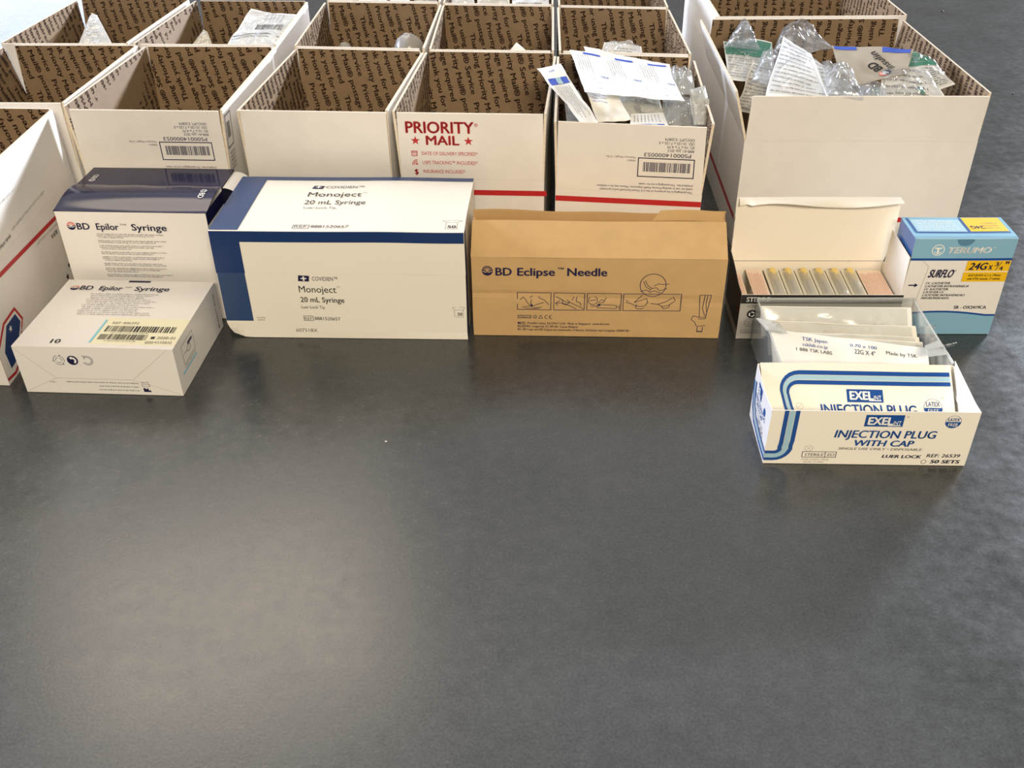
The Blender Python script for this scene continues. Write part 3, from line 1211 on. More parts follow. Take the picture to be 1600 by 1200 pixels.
q = lambda u, v: P(F.w * (1 - u), 97.6 - 50.4 * v, 103.5 + 35.0 * v + wavy(1 - u) * v)
n = (P(0, 35, 50) - P(0, 0, 0)).normalized()
mb.sheet(q, n, .002, 30, 4, 'kraft_gold')
q = lambda u, v: P(.5 + (F.w - 1) * u, 43.5 + 3.0 * v, 124 + 14.6 * v + wavy(u) * v)
mb.sheet(q, (P(0, -15, 3) - P(0, 0, 0)).normalized(), .0006, 30, 3, 'kraft_tape')
back_part = mb.build('back_flap', root)
for s, nm in ((0, 'left'), (1, 'right')):
    mb = MB()
    x0 = F.w - 2.8 if s else .3
    tri = [P(x0, 2, 101.5), P(x0, 96, 101.5), P(x0, 52, 134), P(x0, 38, 128)]
    t2 = [p + F.ux * .0025 for p in tri]
    mb.poly(tri[::-1], 'kraft_gold')
    mb.poly(t2, 'kraft_gold')
    for k in range(4):
        mb.poly([tri[k], tri[(k + 1) % 4], t2[(k + 1) % 4], t2[k]], 'kraft_gold')
    mb.build('dust_flap', root)
mb = MB()
tw = lambda u, v: P(208 + 76 * u + 10 * (v - .5) * (1 - u), 42.4 + 3 * v, 129.0 + 12.0 * v + 1.2 * math.sin(4 * u))
mb.sheet(tw, (P(0, -11, 6) - P(0, 0, 0)).normalized(), .0006, 12, 2, 'kraft_gold')
mb.build('torn_paper_layer', back_part)


# --- the small white and navy syringe cartons
def epilor_title(A, x, y, cap):
    bd_logo(A, x + 4.4, y + 4.3, 5.1)
    A.text('BD', x + 11, y, 15.2, cap, 'ink_navy', .02)
    A.text('Epilor', x + 34, y, 27, cap, 'ink_navy', .02)
    A.text('\u2122', x + 62.4, y + cap * .55, 8, cap * .42, 'ink_grey')
    A.text('Syringe', x + 76, y, 41.4, cap, 'ink_navy', .02)


# upright, lid bowed
F = Frame(-.436, 1.0347, -.0625, .1776, .062, .140)
D = warp(5, .0005, 12)
root = thing('syringe_carton', 'small white syringe carton standing upright with a bowed shiny navy lid', 'carton', F.c, 'medical supply cartons on the floor')
mb = MB()
F.box6(mb, 0, F.w, 0, F.d, 0, F.h, {'*': 'card_white', 'R': 'navy_gloss', 'L': 'card_white'}, D=D, skip='T')
A = Art()
epilor_title(A, 11, 117, 8)
y = 111
for g in range(8):
    for k in range(3 if g % 2 == 0 else 2):
        A.greek(43 + (k == 2) * 2, y, (82, 76, 40)[k] - rnd.uniform(0, 14), 1.5, 'ink_grey', rnd)
        y -= 2.2
    y -= 1.9
mb.art(A, bent(F.front(), D))
A = Art()
A.rect(.5, 30, 61, 124, 'card_white', 6, 9)
mb.art(A, bent(F.right(), D))
mb.build('body', root)
mb = MB()


def bow(u, v):
    return F.p(F.w * u - 1 + 2 * u, 64 * v - .5, 140.3 + 8.5 * math.sin(2.1 * v) ** 1.3 - 2.5 * v + 1.6 * math.sin(2.6 * u) * math.sin(3.1 * v) + 1.2 * max(0, v - .75) * math.sin(19 * u))


mb.sheet(bow, (0, 0, 1), .0006, 40, 24, 'navy_gloss', 'card_white')
A = Art()
u_ = Art()
bd_logo(u_, 0, 0, 3.6, False)
u_ = Art()
u_.ring(0, 0, 3.8, .6, 'ink_white')
for k in range(5):
    a = math.radians(25 + 32 * k)
    u_.line([(1.2 * math.cos(a), 1.2 * math.sin(a)), (3 * math.cos(a), 3 * math.sin(a))], .6, 'ink_white')
u_.line([(-3, -1), (0, -1.6), (3, -1)], .8, 'ink_white')
u_.text('BD', 5.5, -3, 11, 6.4, 'ink_white', .02)
A.put(u_, -90, 164, 42)
mb.art(A, lambda x, y: bow((x + 1) / (F.w + 2), (y + .5) / 64) + V((0, 0, .0004)))
mb.build('lid', root, smooth=True)

# the flat-topped one right behind it
F2 = Frame(-.4345, 1.1045, -.0625, .1776, .054, .1405)
D = warp(6, .0004, 12)
root = thing('syringe_carton', 'navy-topped syringe carton hidden behind the upright one, its flat lid showing', 'carton', F2.c, 'medical supply cartons on the floor')
mb = MB()
F2.box6(mb, 0, F2.w, 0, F2.d, 0, F2.h, {'*': 'card_white', 'R': 'navy_gloss'}, D=D, skip='T')
mb.build('body', root)
mb = MB()
F2.box6(mb, -.5, F2.w + .5, -.3, F2.d + .3, F2.h, F2.h + .7, 'navy_gloss', D=D)
A = Art()
A.put(u_, 90, 14, 14)
mb.art(A, bent(F2.top(F2.h + .7), D))
mb.build('lid', root)
mb = MB()
fl = lambda u, v: F2.p(F2.w + 1 + 17 * v, 2 + 48 * u + 2 * v, F2.h - 1.0 - 9 * v * v + 2 * u * v)
mb.sheet(fl, (0, 0, 1), .0006, 8, 6, 'card_white')
mb.build('side_flap', root, smooth=True)

# lying flat in front
F = Frame(-.4443, .8728, -.0657, .1745, .1447, .0599)
D = warp(8, .0005, 12)
root = thing('syringe_carton', 'small white syringe carton lying flat in front with a pale barcode sticker', 'carton', F.c, 'medical supply cartons on the floor')
mb = MB()
F.box6(mb, 0, F.w, 0, F.d, 0, F.h, {'*': 'card_white', 'B': 'navy_gloss'}, D=D)
A = Art()
epilor_title(A, 11, 120.6, 9.2)
y = 111
for k in range(12):
    A.greek(40 + 1.5 * (k % 3), y, 84 - 24 * rnd.random(), 1.9, 'ink_grey', rnd)
    y -= 4.1
A.rect(73, 140.5, 99, 144.4, 'ink_navy')
A.text('10', 39, 7, 10.5, 7.5, 'ink_black', .015)
mb.art(A, bent(F.top(), D))
A = Art()
L_ = lambda pts, w=.4, m='ink_faint': A.line(pts, w, m)
L_([(1, 58), (38, 19.6)])
L_([(38, 19.6), (123, 19.2)], .5, 'ink_faint')
L_([(123, 19.2), (168, 59)])
L_([(123, 19.2), (172, 2)])
L_([(2, 2), (38, 19.6)])
for k in range(3):
    a = 90 + 120 * k
    A.ring(47.5, 43, 6.2, .5, 'ink_navy', a + 10, a + 100, 6)
    A.ring(47.5, 43, 3.6, .5, 'ink_navy', a + 10, a + 100, 6)
    e = math.radians(a + 105)
    A.line([(47.5 + 7.4 * math.cos(e - .2), 43 + 7.4 * math.sin(e - .2)), (47.5 + 4.9 * math.cos(e + .2), 43 + 4.9 * math.sin(e + .2))], .6, 'ink_navy')
A.disc(62.6, 43, 6.0, 'ink_navy', n=28)
A.ring(62.6, 43, 4.4, 2.2, 'ink_white', -60, 130, 12)
A.poly([(59.5, 46.5), (63, 48.4), (62, 44.4)], 'ink_white')
A.ring(79, 43, 6.0, .5, 'ink_navy', -150, 120, 20)
A.ring(79, 43, 4.4, .5, 'ink_navy', -150, 120, 20)
A.line([(74, 49), (76.5, 48), (76, 45)], .7, 'ink_navy')
for (x, y, w) in ((128, 15.6, 80), (128, 10.8, 44), (128, 6.2, 46)):
    u_ = Art()
    u_.greek(0, 0, w, 1.5, 'ink_grey', rnd)
    A.put(u_, 180, x, y)
A.greek(30, 14, 6, 1.4, 'ink_grey', rnd)
A.poly([(132, 4), (140, 4), (140, 6.2), (137.5, 6.2), (137.5, 9), (134.5, 7.4), (134.5, 9), (132, 9)], 'ink_navy')
A.frame(131.5, 11, 140, 14.6, .5, 'ink_grey')
A.greek(131.5, 16.4, 8, 1.4, 'ink_grey', rnd)
mb.art(A, bent(F.front(), D))
A = Art()
A.line([(12, 20), (56, 20)], 2.0, 'ink_cyan')
A.frame(20, 27, 56, 50, .5, 'ink_grey')
A.line([(25, 38), (33, 38), (36, 41), (44, 41), (44, 35), (36, 35), (33, 38)], .5, 'ink_navy')
A.rect(38, 42, 52, 45, 'ink_navy')
A.greek(20, 24, 34, 1.6, 'ink_grey', rnd)
u_ = Art()
u_.text('BD Epilor\u2122 Syringe', 0, 0, 46, 2.6, 'ink_navy', .01)
A.put(u_, 90, 132, 6)
mb.art(A, bent(F.right(), D))
mb.build('body', root)
mb = MB()
F.box6(mb, 82, F.w - .2, 7, 60, F.h + .05, F.h + .3, 'label_yellow', D=D, step=9)
A = Art()
A.poly([(80.6, 9), (83, 9), (83, 56), (80.6, 56)], 'ink_cyan')
A.barcode(88, 31.5, 166, 43.5, 'ink_black', rnd)
A.barcode(87, 15.5, 140, 26.5, 'ink_black', rnd)
A.text('REF 406392', 91, 47.2, 30, 4.2, 'ink_grey')
A.text('2020-01', 151, 18.6, 19.5, 4.6, 'ink_black')
A.rect(144, 18.6, 148.4, 23.4, 'ink_black')
A.frame(141.5, 9.4, 149.8, 13.6, .5, 'ink_black')
A.text('LOT', 142.4, 10.2, 6.4, 2.6, 'ink_black')
A.text('4335832', 151, 10, 19, 4, 'ink_grey')
A.greek(98, 28, 40, 1.8, 'ink_grey', rnd)
A.greek(96, 12, 34, 1.8, 'ink_grey', rnd)
mb.art(A, bent(F.top(F.h + .3), D))
mb.build('sticker', root, label='pale yellow barcode sticker')

# --- light blue catheter carton
F = Frame(.5044, .9737, -.0284, .1123, .0526, .1240)
D = warp(11, .0006, 12)
root = thing('catheter_carton', 'light blue and white catheter carton with a yellow size panel at the right', 'carton', F.c, 'medical supply cartons on the floor')
mb = MB()
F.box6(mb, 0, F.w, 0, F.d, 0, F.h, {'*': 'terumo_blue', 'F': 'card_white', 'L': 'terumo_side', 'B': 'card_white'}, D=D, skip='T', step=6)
A = Art()
w = F.w
A.rect(.1, 100, w - .1, F.h - .1, 'terumo_blue', 10, 3)
A.rect(.1, 97.2, w - .1, 100, 'ink_blue', 10, 1)
for k in range(10):
    x0, x1 = .1 + (w - .2) * k / 10, .1 + (w - .2) * (k + 1) / 10
    f = lambda x: 27.5 + 4.6 * math.sin(math.pi * min(1, x / w * 1.15)) ** .8
    A.poly([(x0, .2), (x1, .2), (x1, f(x1) - 2.4), (x0, f(x0) - 2.4)], 'terumo_blue')
    A.poly([(x0, f(x0) - 2.4), (x1, f(x1) - 2.4), (x1, f(x1)), (x0, f(x0))], 'ink_blue')
mb.art(A, bent(F.front(), D))
A = Art()
A.ring(27.4, 110.6, 6.9, 1.0, 'ink_white', n=28)
A.rect(23.4, 112, 31.4, 113.6, 'ink_white')
A.rect(26.3, 106, 28.5, 112.2, 'ink_white')
A.ring(27.4, 110, 4.2, .9, 'ink_white', 200, 340, 10)
A.text('TERUMO', 37, 106.8, 48.5, 7.0, 'ink_white', .035, shear=.25)
A.text('\u2122', 87.4, 111.6, 3.2, 2, 'ink_white')
A.rect(64, 84.2, 115, 98.4, 'terumo_yellow', 6, 2) if False else None
A.rect(63.6, 84, w - .3, 97.0, 'terumo_yellow', 6, 2)
A.rect(62.6, 70.6, w - .3, 82.6, 'terumo_yellow', 6, 2)
mb.art(A, bent(F.front(-.1), D))
A = Art()
A.text('24G', 66.5, 86.2, 19.5, 8.4, 'ink_navy', .025, shear=.2)
A.text('x', 88.6, 86.2, 4.4, 8.2, 'ink_navy', .01)
A.text('3', 95, 90.6, 4, 5, 'ink_navy', .01)
A.line([(97, 85.2), (102, 95.6)], .7, 'ink_navy')
A.text('4', 100.6, 85.2, 4.2, 5, 'ink_navy', .01)
A.text("''", 106.2, 87, 4, 9, 'ink_navy', .02)
A.text('0.67 (0.47) G.1 x 19mm', 68.5, 77.8, 36, 2.6, 'ink_black', .01, shear=.2)
A.text('with ETFE cannula, 17 ml/min', 68, 73.4, 37, 2.4, 'ink_black', .01, shear=.2)
A.text('SURFLO', 23.6, 76.4, 27, 9.6, 'ink_navy', .03, shear=.22)
A.text('\u00ae', 52, 84, 1.8, 1.8, 'ink_navy')
for k, (t, wd) in enumerate((('I.V. CATHETER', 27), ('CATHETER INTRAVEINEUX', 49), ('I.V. KATHETER', 27), ('CATETER I.V.', 23.5), ('CATETERE INTRAVENOSO', 47.5), ('INFUSIONSKANYL', 31.5))):
    A.text(t, 23.6 - .2 * k, 67.6 - 3.9 * k, wd, 2.7, 'ink_black', .006, shear=.3)
A.text('SR - OX2419CA', 62.5, 35.2, 37, 4.0, 'ink_black', .008)
A.line([(4.5, 66), (13, 66)], 1.5, 'ink_navy')
A.poly([(11.5, 68.6), (15.2, 66), (11.5, 63.4)], 'ink_navy')
A.line([(13, 98), (21, 91), (22, 88), (16, 34)], .3, 'ink_faint')
for k in range(3):
    A.text(('J001', '00101', 'STCK')[k], 38, 11.4 - 3.2 * k, 9.6, 2.2, 'ink_white', .015)
A.disc(55.4, 123.8, 9.4, 'terumo_notch_shade', 180, 360, 16, 8.2)  # thumb notch, its inner shade painted as a flat half-disc
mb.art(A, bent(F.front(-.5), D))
mb.build('body', root)
mb = MB()
F.box6(mb, -.3, F.w + .3, 6, F.d, F.h, F.h + .5, 'terumo_blue', D=D, step=6)
ed = lambda u, v: F.p(-.3 + (F.w + .6) * u, -.3 + 6.3 * v, F.h - 1.4 + 1.9 * math.sin(v * math.pi / 2) + .3 * math.sin(8 * u))
mb.grid(ed, 16, 4, 'terumo_blue')
A = Art()
A.rect(7, 16, 62, 46, 'ink_pale_blue', 5, 3)
A.rect(4, 13, 109, 15.6, 'ink_blue', 10, 1)
A.rect(3.5, 15.6, 6, 50, 'ink_blue', 1, 4)
A.rect(66, 16.5, 108, 51, 'terumo_yellow', 4, 4)
A.rect(63, 15.6, 65.4, 51, 'ink_blue', 1, 4)
for k in range(7):
    A.greek(11, 20 + 3.6 * k, 44, 1.8, 'ink_white', rnd)
for k in range(3):
    A.greek(84, 24 + 6 * k, 18, 2, 'ink_grey', rnd)
u_ = Art()
u_.text('24G', 0, 0, 15, 7, 'ink_navy', .02)
A.put(u_, 180, 84, 30)
mb.art(A, bent(F.top(F.h + .5), D))
mb.build('lid', root)

# --- open white needle box with its lid raised
F = Frame(.3542, .9664, -.0285, .1830, .0815, .0590)
root = thing('needle_box', 'open white box of yellow-hubbed needles, its plain lid raised against the mailer', 'box', F.c, 'medical supply cartons on the floor')
t = .9
mb = MB()
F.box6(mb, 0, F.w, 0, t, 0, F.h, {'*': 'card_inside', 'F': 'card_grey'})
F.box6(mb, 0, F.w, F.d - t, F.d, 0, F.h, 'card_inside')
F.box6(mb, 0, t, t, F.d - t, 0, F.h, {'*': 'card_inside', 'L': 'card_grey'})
F.box6(mb, F.w - t, F.w, t, F.d - t, 0, F.h, 'card_inside')
F.box6(mb, t, F.w - t, t, F.d - t, 0, t, 'card_inside')
A = Art()
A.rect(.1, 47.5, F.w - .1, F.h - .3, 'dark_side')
A.text('STERILE', 6, 50.2, 27, 5.8, 'ink_white', .03)
A.text('STERILE', 8, 42.6, 18, 3, 'ink_grey')
A.disc(14.5, 33.5, 5.6, 'ink_black', n=24)
for k in range(3):
    A.ring(14.5, 33.5, 3.6, 1.5, 'ink_white', 20 + 120 * k, 110 + 120 * k, 6)
A.ring(12.5, 22, 5.2, .5, 'ink_grey')
A.ring(12.5, 22, 2.2, .5, 'ink_grey', 30, 300)
A.disc(26, 20, 3, 'ink_red', n=16)
A.frame(4, 7.6, 21, 12, .5, 'ink_grey')
A.text('STERILE', 6, 8.7, 13, 2, 'ink_grey')
mb.art(A, F.front())
A = Art()
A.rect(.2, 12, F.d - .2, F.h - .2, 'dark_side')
A.disc(72, 36, 5, 'ink_red', n=18)
mb.art(A, F.left())
mb.build('body', root)
mb = MB()
lid = lambda u, v: F.p(F.w * u + 6.5 * u * min(1, 3 * v), F.d + .3 + 4.0 * v + .8 * math.sin(3.1 * u) * v, F.h + .4 + 80 * v)
mb.sheet(lid, -F.uy, .0009, 20, 10, 'card_inside', 'card_inside')
lid_part = mb.build('lid', root, smooth=True)
mb = MB()
tk = lambda u, v: F.p((F.w + 6.5) * (.01 + .98 * u), F.d + 4.3 + .8 * math.sin(3.1 * u) - 16 * v + 3.0 * v * math.sin(12 * u + .5) + (6 * v * (abs(u - .02) < .05)), F.h + 80.9 - (3.6 + 3.4 * math.sin(9 * u + 2.2)) * v * v)
mb.sheet(tk, (0, 0, 1), .0008, 40, 6, 'card_inside')
mb.build('tuck_flap', lid_part, smooth=True)
mb = MB()
df = lambda u, v: F.p(-.3 - 9 * v * (1 - .45 * u) , F.d - 1 - (F.d - 3) * u + 14 * v * (1 - u), F.h + .3 + 32 * v * (1 - .62 * u * u))
mb.sheet(df, -F.ux, .0008, 10, 6, 'dark_side', 'card_inside')
mb.build('dust_flap', root, smooth=True)
mb = MB()
df = lambda u, v: F.p(F.w - .9 + .6 * v, 4 + (F.d - 12) * u + 3 * v * (1 - u), F.h + .3 + (43.5 + 2 * u) * v)
mb.sheet(df, F.ux, .0008, 8, 6, 'card_inside', 'card_inside')
mb.build('dust_flap', root, smooth=True)


# needle packs lying side by side in the box
def needle_pack(label, x, w, kind, z=47):
    r_ = thing('needle_pack', label, 'needle pack', F.p(x, F.d / 2, z), 'needle packs in the open white box')
    m_ = MB()
    P_ = lambda u, v: F.p(x + .4 + (w - .8) * u, 5 + (F.d - 10) * v, z + 1.5 * math.sin(3.1 * u) * .4 + 2.0 * v)
    m_.sheet(P_, (0, 0, 1), .0012, 4, 8, 'blister_paper' if kind == 'p' else 'blister_grey')
    if kind == 'p':
        A_ = Art()
        for k in range(int((w - 3) / 2.6)):
            u2 = Art()
            u2.greek(0, 0, 62 - rnd.uniform(0, 9), 1.5, 'ink_pink', rnd)
            A_.put(u2, 90, x + 3 + 2.6 * k, 8)
        m_.art(A_, lambda a, b_: P_((a - x - .4) / (w - .8), (b_ - 5) / (F.d - 10)) + V((0, 0, .0004)))
        m_.build('paper_back', r_)
        return
    m_.build('paper_back', r_)
    m_ = MB()
    m_.grid(lambda u, v: F.p(x + 3 + (w - 6) * u, 8 + (F.d - 16) * v, z + 1.2 + 5.5 * math.sin(math.pi * u) ** .6 * min(1, 6 * v * (1 - v) + .25) + 2 * v), 8, 12, 'milky_film')
    m_.build('blister', r_, smooth=True)
    m_ = MB()
    m_.tube([F.p(x + w / 2, 50, z + 4.2), F.p(x + w / 2, 56, z + 4.6), F.p(x + w / 2, F.d - 11, z + 5)], [.0022, .0036, .0042], 'hub_yellow', 10)
    m_.tube([F.p(x + w / 2, 14, z + 3.2), F.p(x + w / 2, 50, z + 4.2)], .0013, 'ink_faint', 6)
    m_.build('needle_hub', r_, smooth=True)


needle_pack('pink-printed paper needle pack against the left wall of the open white box', 2, 11, 'p', 44)
needle_pack('broad pink-printed needle pack second from the left in the open white box', 18, 20, 'p', 48)
for k, word in enumerate(('first', 'second', 'third', 'fourth', 'fifth', 'sixth')):
    needle_pack('%s clear yellow-hubbed needle pack, counted from the left of the open white box' % word, 40 + 18.4 * k, 18.0, 'c')
needle_pack('broad pink-printed needle pack at the right end of the open white box', 151, 29, 'p', 47)

# --- clear plastic case of needle sachets
F = Frame(.3640, .8310, -.0200, .1760, .1270, .0580)
root = thing('plastic_case', 'clear plastic case of needle sachets between the white needle box and the blue-striped tray', 'case', F.c)
t = .8
mb = MB()
F.box6(mb, 0, F.w, F.d - t, F.d, 0, F.h, 'case_plastic', step=60)
F.box6(mb, 0, t, 0, F.d - t, 0, F.h - 2, 'case_plastic', step=60)
F.box6(mb, F.w - t, F.w, 0, F.d - t, 0, F.h - 2, 'case_plastic', step=60)
F.box6(mb, t, F.w - t, 0, t, 0, F.h - 6, 'case_plastic', step=60)
F.box6(mb, t, F.w - t, t, F.d - t, 0, t, 'case_plastic', step=60)
mb.build('body', root)
mb = MB()
lp = lambda u, v: F.p(-1 + (F.w + 2) * u, F.d - 5 + 5.5 * v, F.h + .3 + 1.6 * math.sin(3.1 * v))
mb.sheet(lp, (0, 0, 1), .0006, 20, 6, 'case_plastic')
for pts in ([(0, F.d, F.h + 1), (F.w, F.d, F.h + 1)], [(.4, 0, F.h - 2), (.4, F.d, F.h)], [(F.w - .4, 0, F.h - 2), (F.w - .4, F.d, F.h)]):
    mb.tube([F.p(*q_) for q_ in pts], .0011, 'milky_film', 8)
mb.build('rim', root, smooth=True)


def sachet(label, q, art=None, mat='pouch_cream', amp=.0018, seed=0, filmed=True, name='needle_sachet', cat='sachet', group='needle sachets in the clear case', bulge=.004, nu=22, nv=12, freq=28, film_mat='milky_film', film_box=None, t=.0004):
    """q: top-left, top-right, bottom-right, bottom-left corners; artwork in mm from the bottom-left"""
    TL, TR, BR, BL = [V(p) for p in q]
    cen = (TL + TR + BR + BL) / 4
    n_ = (TR - TL).cross(TL - BL).normalized()
    if n_.z < 0:
        n_ = -n_
    wmm = ((TR - TL).length + (BR - BL).length) * 500
    hmm = ((TL - BL).length + (TR - BR).length) * 500
    sd = V((seed * 3.7 + 1.3, seed * 1.9, seed * 5.1))

    def S(u, v):
        p = BL * (1 - u) * (1 - v) + BR * u * (1 - v) + TR * u * v + TL * (1 - u) * v
        d = noise.noise(p * freq + sd) * amp + noise.noise(p * freq * 3 + sd) * amp * .35
        return p + n_ * d
    r_ = thing(name, label, cat, (cen.x, cen.y, min(p[2] for p in q)), group)
    m_ = MB()
    m_.sheet(S, n_, t, nu, nv, mat)
    if art:
        m_.art(art(wmm, hmm), lambda x, y: S(x / wmm, y / hmm) + n_ * .0006)
    m_.build('paper', r_, smooth=True)
    if filmed:
        u0, u1, v0, v1 = film_box or (.03, .97, .03, .97)

        def Fm(u, v):
            a, b_ = u0 + (u1 - u0) * u, v0 + (v1 - v0) * v
            p = S(a, b_)
            w_ = (math.sin(math.pi * u) * math.sin(math.pi * v)) ** .5 if 0 < u < 1 and 0 < v < 1 else 0
            cr_ = abs(noise.noise(p * freq * 2.1 + sd * 2)) + .6 * abs(noise.noise(p * freq * 5 + sd))
            return p + n_ * (.0007 + bulge * w_ * (.55 + cr_))
        m_ = MB()
        m_.grid(Fm, nu * 2, nv * 2, film_mat)
        m_.build('film', r_, smooth=True)
    return S, n_


def tsk(w, h):
    A = Art()
    A.text('TSK Japan', 33, h - 9, 27, 4.0, 'ink_blue')
    A.text('tsklab.co.jp', 33, h - 15.4, 27, 3.6, 'ink_blue')
    A.text('1 888 TSK LABS', 26, h - 21.6, 38, 3.6, 'ink_black')
    A.text('0.70 x 100', 84, h - 9.5, 28, 3.4, 'ink_blue')
    A.text('22G X 4"', 88, h - 17, 22, 5.0, 'ink_navy')
    A.text('Made by TSK', 122, h - 13, 32, 3.8, 'ink_black')
    return A


def tsk2(w, h):
    A = Art()
    A.text('TSK', 96, h - 9, 12, 3.4, 'ink_faint')
    A.text('TSK LABORATORY', 120, h - 12, 44, 4.6, 'ink_grey')
    A.greek(60, h - 8, 30, 2, 'ink_faint', rnd)
    return A


def faint(w, h):
    A = Art()
    A.greek(w * .72, h * .4, 16, 2, 'ink_grey', rnd)
    A.greek(w * .08, h * .5, 34, 2, 'ink_faint', rnd)
    return A


P = F.p
sachet('plain white needle sachet standing at the back of the clear case', [P(3, 121, 53), P(172, 120, 51), P(172, 98, 24), P(4, 100, 26)], faint, 'pouch_paper', seed=1, amp=.0035, freq=14)
sachet('cloudy needle sachet second from the back in the clear case', [P(8, 100, 47), P(171, 95, 42), P(173, 66, 16), P(6, 70, 20)], faint, 'pouch_cream', seed=2, amp=.004, freq=15)
sachet('cloudy needle sachet folded along its top, in the middle of the clear case', [P(10, 82, 44), P(170, 78, 38), P(172, 44, 12), P(6, 46, 16)], None, 'pouch_cream', seed=3, amp=.005, freq=15)
sachet('cream needle sachet with grey lettering behind the front one in the clear case', [P(12, 72, 47), P(168, 62, 42), P(170, 22, 14), P(10, 28, 18)], tsk2, 'pouch_cream', seed=4, amp=.003, freq=14)
sachet('front needle sachet with blue and black lettering sloping in the clear case', [P(4, 70, 54), P(166, 44, 46), P(168, 8, 10), P(2, 24, 24)], tsk, 'pouch_paper', seed=5, filmed=False)
sachet('white sachet poking out over the left wall of the clear case', [P(-10, 84, 59), P(12, 78, 59.5), P(18, 50, 60), P(-4, 56, 59.5)], None, 'milky_film', seed=6, amp=.002)
sachet('small white sachet corner rising at the right wall of the clear case', [P(156, 30, 58), P(173, 38, 60), P(175, 12, 59), P(153, 10, 57)], faint, 'milky_film', seed=7, filmed=False, amp=.001)

# --- white open-topped tray with blue stripes
F = Frame(.3428, .7373, -.0400, .1950, .0790, .0645)
D = warp(15, .0006, 12)
root = thing('plug_carton', 'white carton with blue stripes nearest the camera, its lid folded inside', 'carton', F.c, 'medical supply cartons on the floor')
t = .7
mb = MB()
F.box6(mb, 0, F.w, 0, t, 0, F.h, {'*': 'card_white', 'F': 'card_cream', 'B': 'card_inside'}, D=D, step=6)
F.box6(mb, 0, F.w, F.d - t, F.d, 0, F.h, 'card_inside', D=D)
F.box6(mb, t, F.w - t, t, F.d - t, 0, t, 'card_inside', D=D)
# left wall, its top edge dipping towards the front
lw = lambda u, v: D(F.p(0, F.d - F.d * u, (F.h - 4 * math.sin(3.1 * u)) * v))
mb.sheet(lw, -F.ux, .0007, 10, 8, 'card_white', 'card_inside')
rw = lambda u, v: D(F.p(F.w, F.d * u, F.h * v))
mb.sheet(rw, F.ux, .0007, 10, 8, 'card_white', 'card_inside')
A = Art()


def arc(cx, cy, r, a0, a1, n=8):
    return [(cx + r * math.cos(math.radians(a0 + (a1 - a0) * k / n)), cy + r * math.sin(math.radians(a0 + (a1 - a0) * k / n))) for k in range(n + 1)]


def stripes(A, path, w):
    """dark - light - dark triple stripe"""
    A.band(path, w, 'ink_pale_blue')


def curve(off):
    # left limb x = 19.5 + off, bottom limb y = 10 - off*.75
    xr, yb, r = 19.5 + off, 10.0 - off * .75, 11.0 + off
    pts = [(xr, 64.3), (xr, 54), (xr, 44), (xr, yb + r + 6), (xr - .8, yb + r)]
    for a in range(15, 91, 15):
        pts.append((xr - r + r * math.cos(math.radians(a)), yb + r - r * math.sin(math.radians(a))))
    pts.append((.1, yb))
    return pts


A.band(curve(-5.2), 4.2, 'ink_blue')
A.band(curve(0), 5.0, 'ink_pale_blue')
A.band(curve(5.2), 4.2, 'ink_blue')


def exel(A, x, y, w, h, sh=0.0):
    A.poly([(x, y), (x + w, y), (x + w, y + h), (x, y + h)], 'ink_blue')
    B_ = Art()
    B_.text('EXEL', x + w * .07, y + h * .2, w * .66, h * .62, 'ink_white', .045)
    B_.text('INT', x + w * .74, y + h * .2, w * .2, h * .32, 'ink_white', .0)
    B_.rect(x + w * .6, y + h * .1, x + w * .94, y + h * .17, 'ink_white')
    return B_


def latex(A, cx, cy, r):
    A.ring(cx, cy, r, .35, 'ink_blue', n=28)
    A.disc(cx, cy, r, 'ink_blue', 180, 360, 18)
    A.text('LATEX', cx, cy + r * .14, r * 1.45, r * .5, 'ink_blue', .01, align='c')
    B_ = Art()
    B_.text('FREE', cx, cy - r * .66, r * 1.2, r * .5, 'ink_white', .015, align='c')
    return B_


top2 = Art()
top2.put(exel(A, 89, 47, 36, 13.8))
A.text('\u00ae', 127, 58, 2.2, 2.2, 'ink_faint')
A.text('INJECTION PLUG', 63.6, 33.4, 95, 8.8, 'ink_blue', .018, shear=.12)
A.text('WITH CAP', 82.5, 23.4, 57, 7.0, 'ink_blue', .025, shear=.18)
A.text('SINGLE USE ONLY \u2022 DISPOSABLE', 70, 18.4, 79, 2.8, 'ink_grey', shear=.2)
A.text('LUER LOCK', 113, 9.2, 37.5, 3.6, 'ink_navy', .03, shear=.2)
A.text('REF: 26539', 155.5, 10.6, 31.5, 3.9, 'ink_navy', .008, shear=.2)
A.text('50 SETS', 160.5, 3.2, 28, 4.0, 'ink_navy', .03, shear=.2)
A.ring(154.5, 4.6, 2.6, .5, 'ink_grey')
A.frame(36.5, 8, 69.5, 15.4, .6, 'ink_navy')
A.rect(58.6, 8, 59.2, 15.4, 'ink_navy')
A.text('STERILE', 39, 10, 18, 3.4, 'ink_grey', shear=.2)
A.text('EO', 61, 10, 6.4, 3.4, 'ink_grey', shear=.2)
A.text('PYROGEN FREE', 37, 4.8, 26, 2.1, 'ink_faint', shear=.2)
A.text('NON-TOXIC', 39, 1.8, 20, 2.1, 'ink_faint', shear=.2)
A.ring(42, 19.4, 3.9, .4, 'ink_faint')
A.line([(39.8, 17.2), (44.2, 21.6)], .4, 'ink_faint')
A.line([(39.8, 21.6), (44.2, 17.2)], .4, 'ink_faint')
top2.put(latex(A, 171.5, 53.2, 7.4))
mb.art(A, bent(F.front(), D))
mb.art(top2, bent(F.front(-.15), D))
A = Art()
d_ = F.d
A.band([(d_ - .1, 5.5), (50, 5.5), (20, 8.5), (8, 18), (3, 34), (1, 46)], 3.4, 'ink_blue')
A.band([(d_ - .1, 10), (52, 10.4), (24, 14), (12, 22), (7, 36), (5, 47)], 3.4, 'ink_pale_blue')
